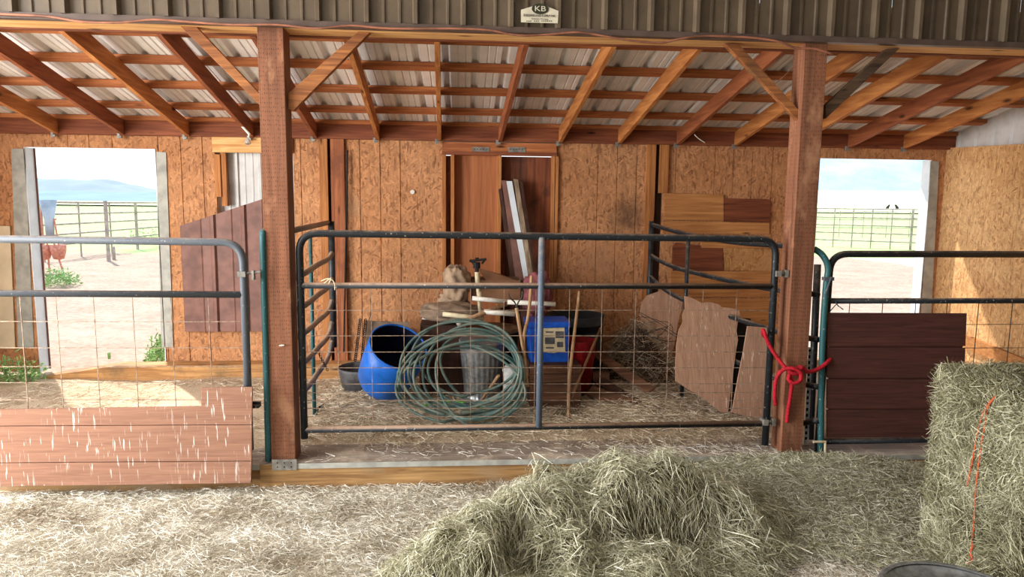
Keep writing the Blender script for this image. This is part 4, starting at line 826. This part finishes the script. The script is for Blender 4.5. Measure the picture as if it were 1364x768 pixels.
for (a, lbl, s) in ((1182, 'left one of two small birds perched on the right corral fence', 1), (1195, 'right one of two small birds perched on the right corral fence', -1)):
    q = at(a, 276.5, gpt(1160, 330).y); k = q.y / 910
    mb = MB().lathe([(0, -4.2 * k), (.9 * k, -3 * k), (2 * k, 0), (1.7 * k, 2 * k), (1.3 * k, 2.8 * k), (1.5 * k, 3.8 * k), (.9 * k, 4.8 * k), (.2 * k, 5.4 * k), (0, 6.2 * k)], q, 10, Matrix.Rotation(math.radians(35 * s), 3, 'Y')); tag(mb.build('bird', 'bird_dark', None, True), lbl, 'bird')
# small stones on the dirt outside
mb = MB()

# ================================================================== HAY
def Hm(x, y):
    g = lambda cx, cy, sx, sy, a, p=2: a * math.exp(-abs((x - cx) / sx) ** p - abs((y - cy) / sy) ** p)
    h = g(.66, 3.74, .55, .36, .36, 2.8) + g(1.32, 3.78, .4, .32, .27, 2.6) + g(.0, 3.3, .32, .32, .26, 2.4) + g(.85, 3.2, .5, .35, .16) + g(1.7, 3.8, .3, .4, .08) - g(1.12, 3.5, .34, .1, .2) - g(.3, 3.3, .07, .2, .1)
    return h * (1 + .3 * nz(x, y, 3.5, 1)) + (.12 * nz(x, y, 6, 8) + .05 * nz(x, y, 15, 2)) * min(1, h * 6) - .03
hp = thing('hay_pile', 'big loose heap of olive hay on the alley floor in the foreground', 'hay', (.7, 3.5, 0), kind='stuff')
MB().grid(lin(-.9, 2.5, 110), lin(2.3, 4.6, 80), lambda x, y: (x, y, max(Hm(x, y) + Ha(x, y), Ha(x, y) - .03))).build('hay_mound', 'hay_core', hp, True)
def surf(n, x0, x1, y0, y1, fn, keep=None):
    xs = rng.uniform(x0, x1, n); ys = rng.uniform(y0, y1, n); z = np.array([fn(a, b) for a, b in zip(xs, ys)])
    P = np.stack([xs, ys, z], 1); return P if keep is None else P[keep(P)]
def dirs(n, flat=.25, base=None, k=0):
    a = rng.uniform(0, 2 * math.pi, n); D = np.stack([np.cos(a), np.sin(a), rng.normal(0, flat, n)], 1)
    if base is not None: D = D + np.asarray(base) * k
    return D
# heap strands
P = surf(115000, -.65, 2.2, 2.7, 4.45, lambda a, b: Hm(a, b), lambda P: P[:, 2] > .01)
e = .03; G = np.array([[Hm(a + e, b) - Hm(a - e, b), Hm(a, b + e) - Hm(a, b - e)] for a, b, _ in P]) / (2 * e)
N = np.concatenate([-G, np.ones((len(P), 1))], 1); N /= np.linalg.norm(N, axis=1, keepdims=True)
Dn = np.concatenate([-G, -(G ** 2).sum(1, keepdims=True)], 1); clump = np.array([[nz(a, b, 5, 20), nz(a, b, 5, 30), 0] for a, b, _ in P])
D = dirs(len(P), .45) * 1.0 + Dn * .5 + clump * 1.7; D -= N * (D * N).sum(1, keepdims=True) * .75; P[:, 2] += np.array([Ha(a, b) for a, b, _ in P])
P += N * (rng.uniform(-.01, .05, len(P)) * (.6 + rng.random(len(P))))[:, None]
tn = np.clip(rng.random(len(P)) * .75 + .25 * (np.array([nz(a, b, 4, 40) for a, b, _ in P]) + .5), 0, 1)
st_ = rng.random(len(P)) < .1; tn[st_] = rng.uniform(.75, 1, st_.sum()); Ln = rng.uniform(.03, .12, len(P)); Ln[st_] *= 1.4
o = strands('hay_strands', P, D, Ln, np.where(st_, .0034, rng.uniform(.001, .0026, len(P))), 'hay_green', .6, None, hp, tn); o['kind'] = 'stuff'
# floor straw in the alley
n = 130000; P = surf(n, -3.4, 3.6, 2.75, 4.58, Ha); P = P[P[:, 1] > 2.6 + np.abs(P[:, 0]) * .0]; P[:, 2] += rng.uniform(0, .03, len(P))
cl = np.array([[nz(a, b, 2.2, 20), nz(a, b, 2.2, 31), 0] for a, b, _ in P]); tn = np.clip(rng.random(len(P)) * .8 + .45 * np.array([nz(a, b, 3.2, 44) for a, b, _ in P]) + .08, 0, 1)
sw = strands('loose_straw', P, dirs(len(P), .18) + cl * 1.6, rng.uniform(.02, .1, len(P)), rng.uniform(.0013, .003, len(P)), 'straw_pale', .5, None, None, tn); tag(sw, 'pale loose straw covering the alley floor in front of the gates', 'straw', kind='stuff')
n = 42000; P = surf(n, .9, 3.5, 3.3, 4.56, Ha); P = P[P[:, 1] > 4.3 - (P[:, 0] - .9) * .75 + .25 * np.array([nz(a, b, 3, 9) for a, b, _ in P])]; n = len(P); P[:, 2] += rng.uniform(0, .05, n)
tag(strands('loose_hay', P, dirs(n, .3) + np.array([.8, .5, 0]), rng.uniform(.03, .12, n), rng.uniform(.0014, .003, n), 'hay_green', .5), 'greenish hay banked against the sill below the right post', 'hay', kind='stuff')
# straw in the middle pen and thinner outside
n = 34000; P = surf(n, -1.2, 2.4, 4.8, 6.9, Hs); P[:, 2] += rng.uniform(-.005, .03, n)
tag(strands('pen_straw', P, dirs(n, .2), rng.uniform(.04, .14, n), rng.uniform(.002, .004, n), 'straw_brown', .4), 'trampled straw bedding on the middle pen floor', 'straw', kind='stuff')
n = 9000; P = surf(n, -4.6, -1.2, 4.8, 6.8, Hs); P[:, 2] += rng.uniform(-.002, .012, n); P = P[np.array([nz(a, b, 1.5, 3) for a, b, _ in P]) > -.15]
tag(strands('scattered_straw', P, dirs(len(P), .1), rng.uniform(.04, .12, len(P)), rng.uniform(.002, .004, len(P)), 'straw_brown', .3), 'thin scatter of straw on the dirt of the left pen', 'straw', kind='stuff')
n = 1600; P = surf(n, -1.1, 2.3, 4.58, 4.8, lambda a, b: .19); P[:, 2] += rng.uniform(0, .012, n); P = P[(P[:, 0] > 1.2) | (rng.random(n) < .25)]
tag(strands('sill_straw', P, dirs(len(P), .1), rng.uniform(.03, .1, len(P)), rng.uniform(.0016, .003, len(P)), 'straw_pale', .3), 'bits of straw caught on top of the middle sill', 'straw', kind='stuff')
# hay tangle in the back corner of the middle pen
n = 7000; a_ = rng.uniform(0, 6.28, n); r_ = np.sqrt(rng.random(n)); cx, cy = at(850, 470, 6.45).x, 6.45
P = np.stack([cx + .42 * r_ * np.cos(a_), cy + .35 * r_ * np.sin(a_), .25 + (1 - r_ ** 2) * .62 * rng.random(n)], 1)
hk = thing('hay_tangle', 'dark tangle of old hay and wire in the back right of the middle pen', 'hay', (cx, cy, .22), kind='stuff')
MB().lathe([(.38, .2), (.3, .4), (.2, .6), (.08, .75), (0, .78)], (cx, cy, 0), 20, None, lambda r, z, a: r * (1 + .2 * math.sin(3 * a + z * 9))).build('core', 'box_brown', hk, True)
strands('strands', P, dirs(n, .6), rng.uniform(.08, .25, n), rng.uniform(.0025, .005, n), 'straw_brown', .7, None, hk, rng.random(n) * .55)['kind'] = 'stuff'
mb = MB()
for i in range(9): mb.tube([Vector((cx - .15 + .2 * math.cos(t + i) + .03 * i, cy - .36 + .04 * math.sin(3 * t + i), .55 + .12 * math.sin(t) + .04 * i)) for t in lin(0, 6, 16)], .003, 4)
mb.build('wire', 'wire_dark', hk)

# hay bale
bx0, bx1, by0, by1, bz1 = at(1252, 490, 3.42).x, 3.9, 2.78, 3.42, at(1252, 490, 3.42).z
ba = thing('hay_bale', 'tall compressed green-grey hay bale at the right edge tied with orange twine', 'hay bale', ((bx0 + bx1) / 2, 3.4, 0))
def bale(u, v, face): return 0
mb = MB()
def bpush(p):
    p = Vector(p); k = .02 * mnoise.noise(p * 6) + .012 * mnoise.noise(p * 15); c = Vector(((bx0 + bx1) / 2, (by0 + by1) / 2, bz1 / 2)); d = (p - c); d = Vector((d.x / 1.4, d.y / .6, d.z / 1)).normalized(); return p + d * k
ys, xs, zs = lin(by0, by1, 14), lin(bx0, bx1, 24), lin(-.02, bz1, 24)
mb.grid(ys, zs, lambda y, z: bpush((bx0, y, z))); mb.grid(xs, zs, lambda x, z: bpush((x, by0, z))); mb.grid(xs, ys, lambda x, y: bpush((x, y, bz1))); mb.grid(xs, zs, lambda x, z: bpush((x, by1, z)))
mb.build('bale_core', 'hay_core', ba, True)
def facepts(n, kind):
    u, v = rng.random(n), rng.random(n)
    if kind == 'l': P = np.stack([np.full(n, bx0), by0 + u * (by1 - by0), v * bz1], 1); Nn = np.array([-1, 0, .0])
    if kind == 'f': P = np.stack([bx0 + u * (bx1 - bx0), np.full(n, by0), v * bz1], 1); Nn = np.array([0, -1, .0])
    if kind == 't': P = np.stack([bx0 + u * (bx1 - bx0), by0 + v * (by1 - by0), np.full(n, bz1)], 1); Nn = np.array([0, 0, 1.])
    P = P + Nn * rng.uniform(-.01, .03, n)[:, None]; D = rng.normal(size=(n, 3)); D -= Nn * (D @ Nn)[:, None] * .82
    cl = np.array([mnoise.noise_vector(Vector(p) * 5) for p in P]); D = D * .7 + cl * 1.6; return P, D
Ps, Ds = zip(*[facepts(24000, 'l'), facepts(14000, 'f'), facepts(15000, 't')]); P, D = np.concatenate(Ps), np.concatenate(Ds); n = len(P)
tn = np.clip(rng.random(n) * .8 + .25 * np.array([mnoise.noise(Vector(p) * 4) for p in P]), 0, 1)
strands('hay_strands', P, D, rng.uniform(.03, .12, n), rng.uniform(.0014, .0032, n), 'hay_green', .6, None, ba, tn)['kind'] = 'stuff'
X0 = bx0 - .03
tp = lambda a, b: atx(a, b, X0)
MB().tube(smooth_path([tp(1326, 527), tp(1312, 545), tp(1303, 572), tp(1296, 610), tp(1288, 648)], 5), .004, 6).tube(smooth_path([tp(1326, 528), tp(1316, 542), tp(1313, 560), tp(1306, 600), tp(1300, 650), tp(1297, 700), tp(1292, 748)], 5), .004, 6).tube(smooth_path([tp(1297, 725), tp(1293, 735), tp(1295, 745), tp(1289, 750)], 4), .006, 6).build('twine', 'twine_orange', ba, True)
# round tub / lid in the lower right corner
q = at(1258, 748, 2.62); tz = q.z; tbn = thing('round_tub', 'grey round tub with a rolled rim cut off by the lower right corner', 'tub', (q.x - .13, 2.34, 0)); cx, cy, R_t = q.x - .13, 2.34, .285
MB().lathe([(.0, 0), (.22, 0), (.26, tz - .04), (R_t, tz - .01)], (cx, cy, 0), 40).build('tub_wall', 'rubber_black', tbn, True); MB().lathe([(R_t - .012, tz - .012), (R_t + .008, tz - .012), (R_t + .01, tz), (R_t, tz + .006), (R_t - .012, tz)], (cx, cy, 0), 48).build('rim', 'galvanised', tbn, True)
MB().lathe([(R_t - .01, tz - .006), (R_t - .05, tz - .03), (R_t - .06, tz - .028), (.12, tz - .015), (.11, tz - .02), (0, tz - .02)], (cx, cy, 0), 48).build('lid', 'lid_metal' if 'lid_metal' in M else 'galvanised', tbn, True)
for o in bpy.data.objects:
    if o.parent and o.name.split('.')[0] in ('nail_hole', 'print', 'label_print', 'fine_print', 'wire_mesh', 'tine'): o['kind'] = 'stuff'
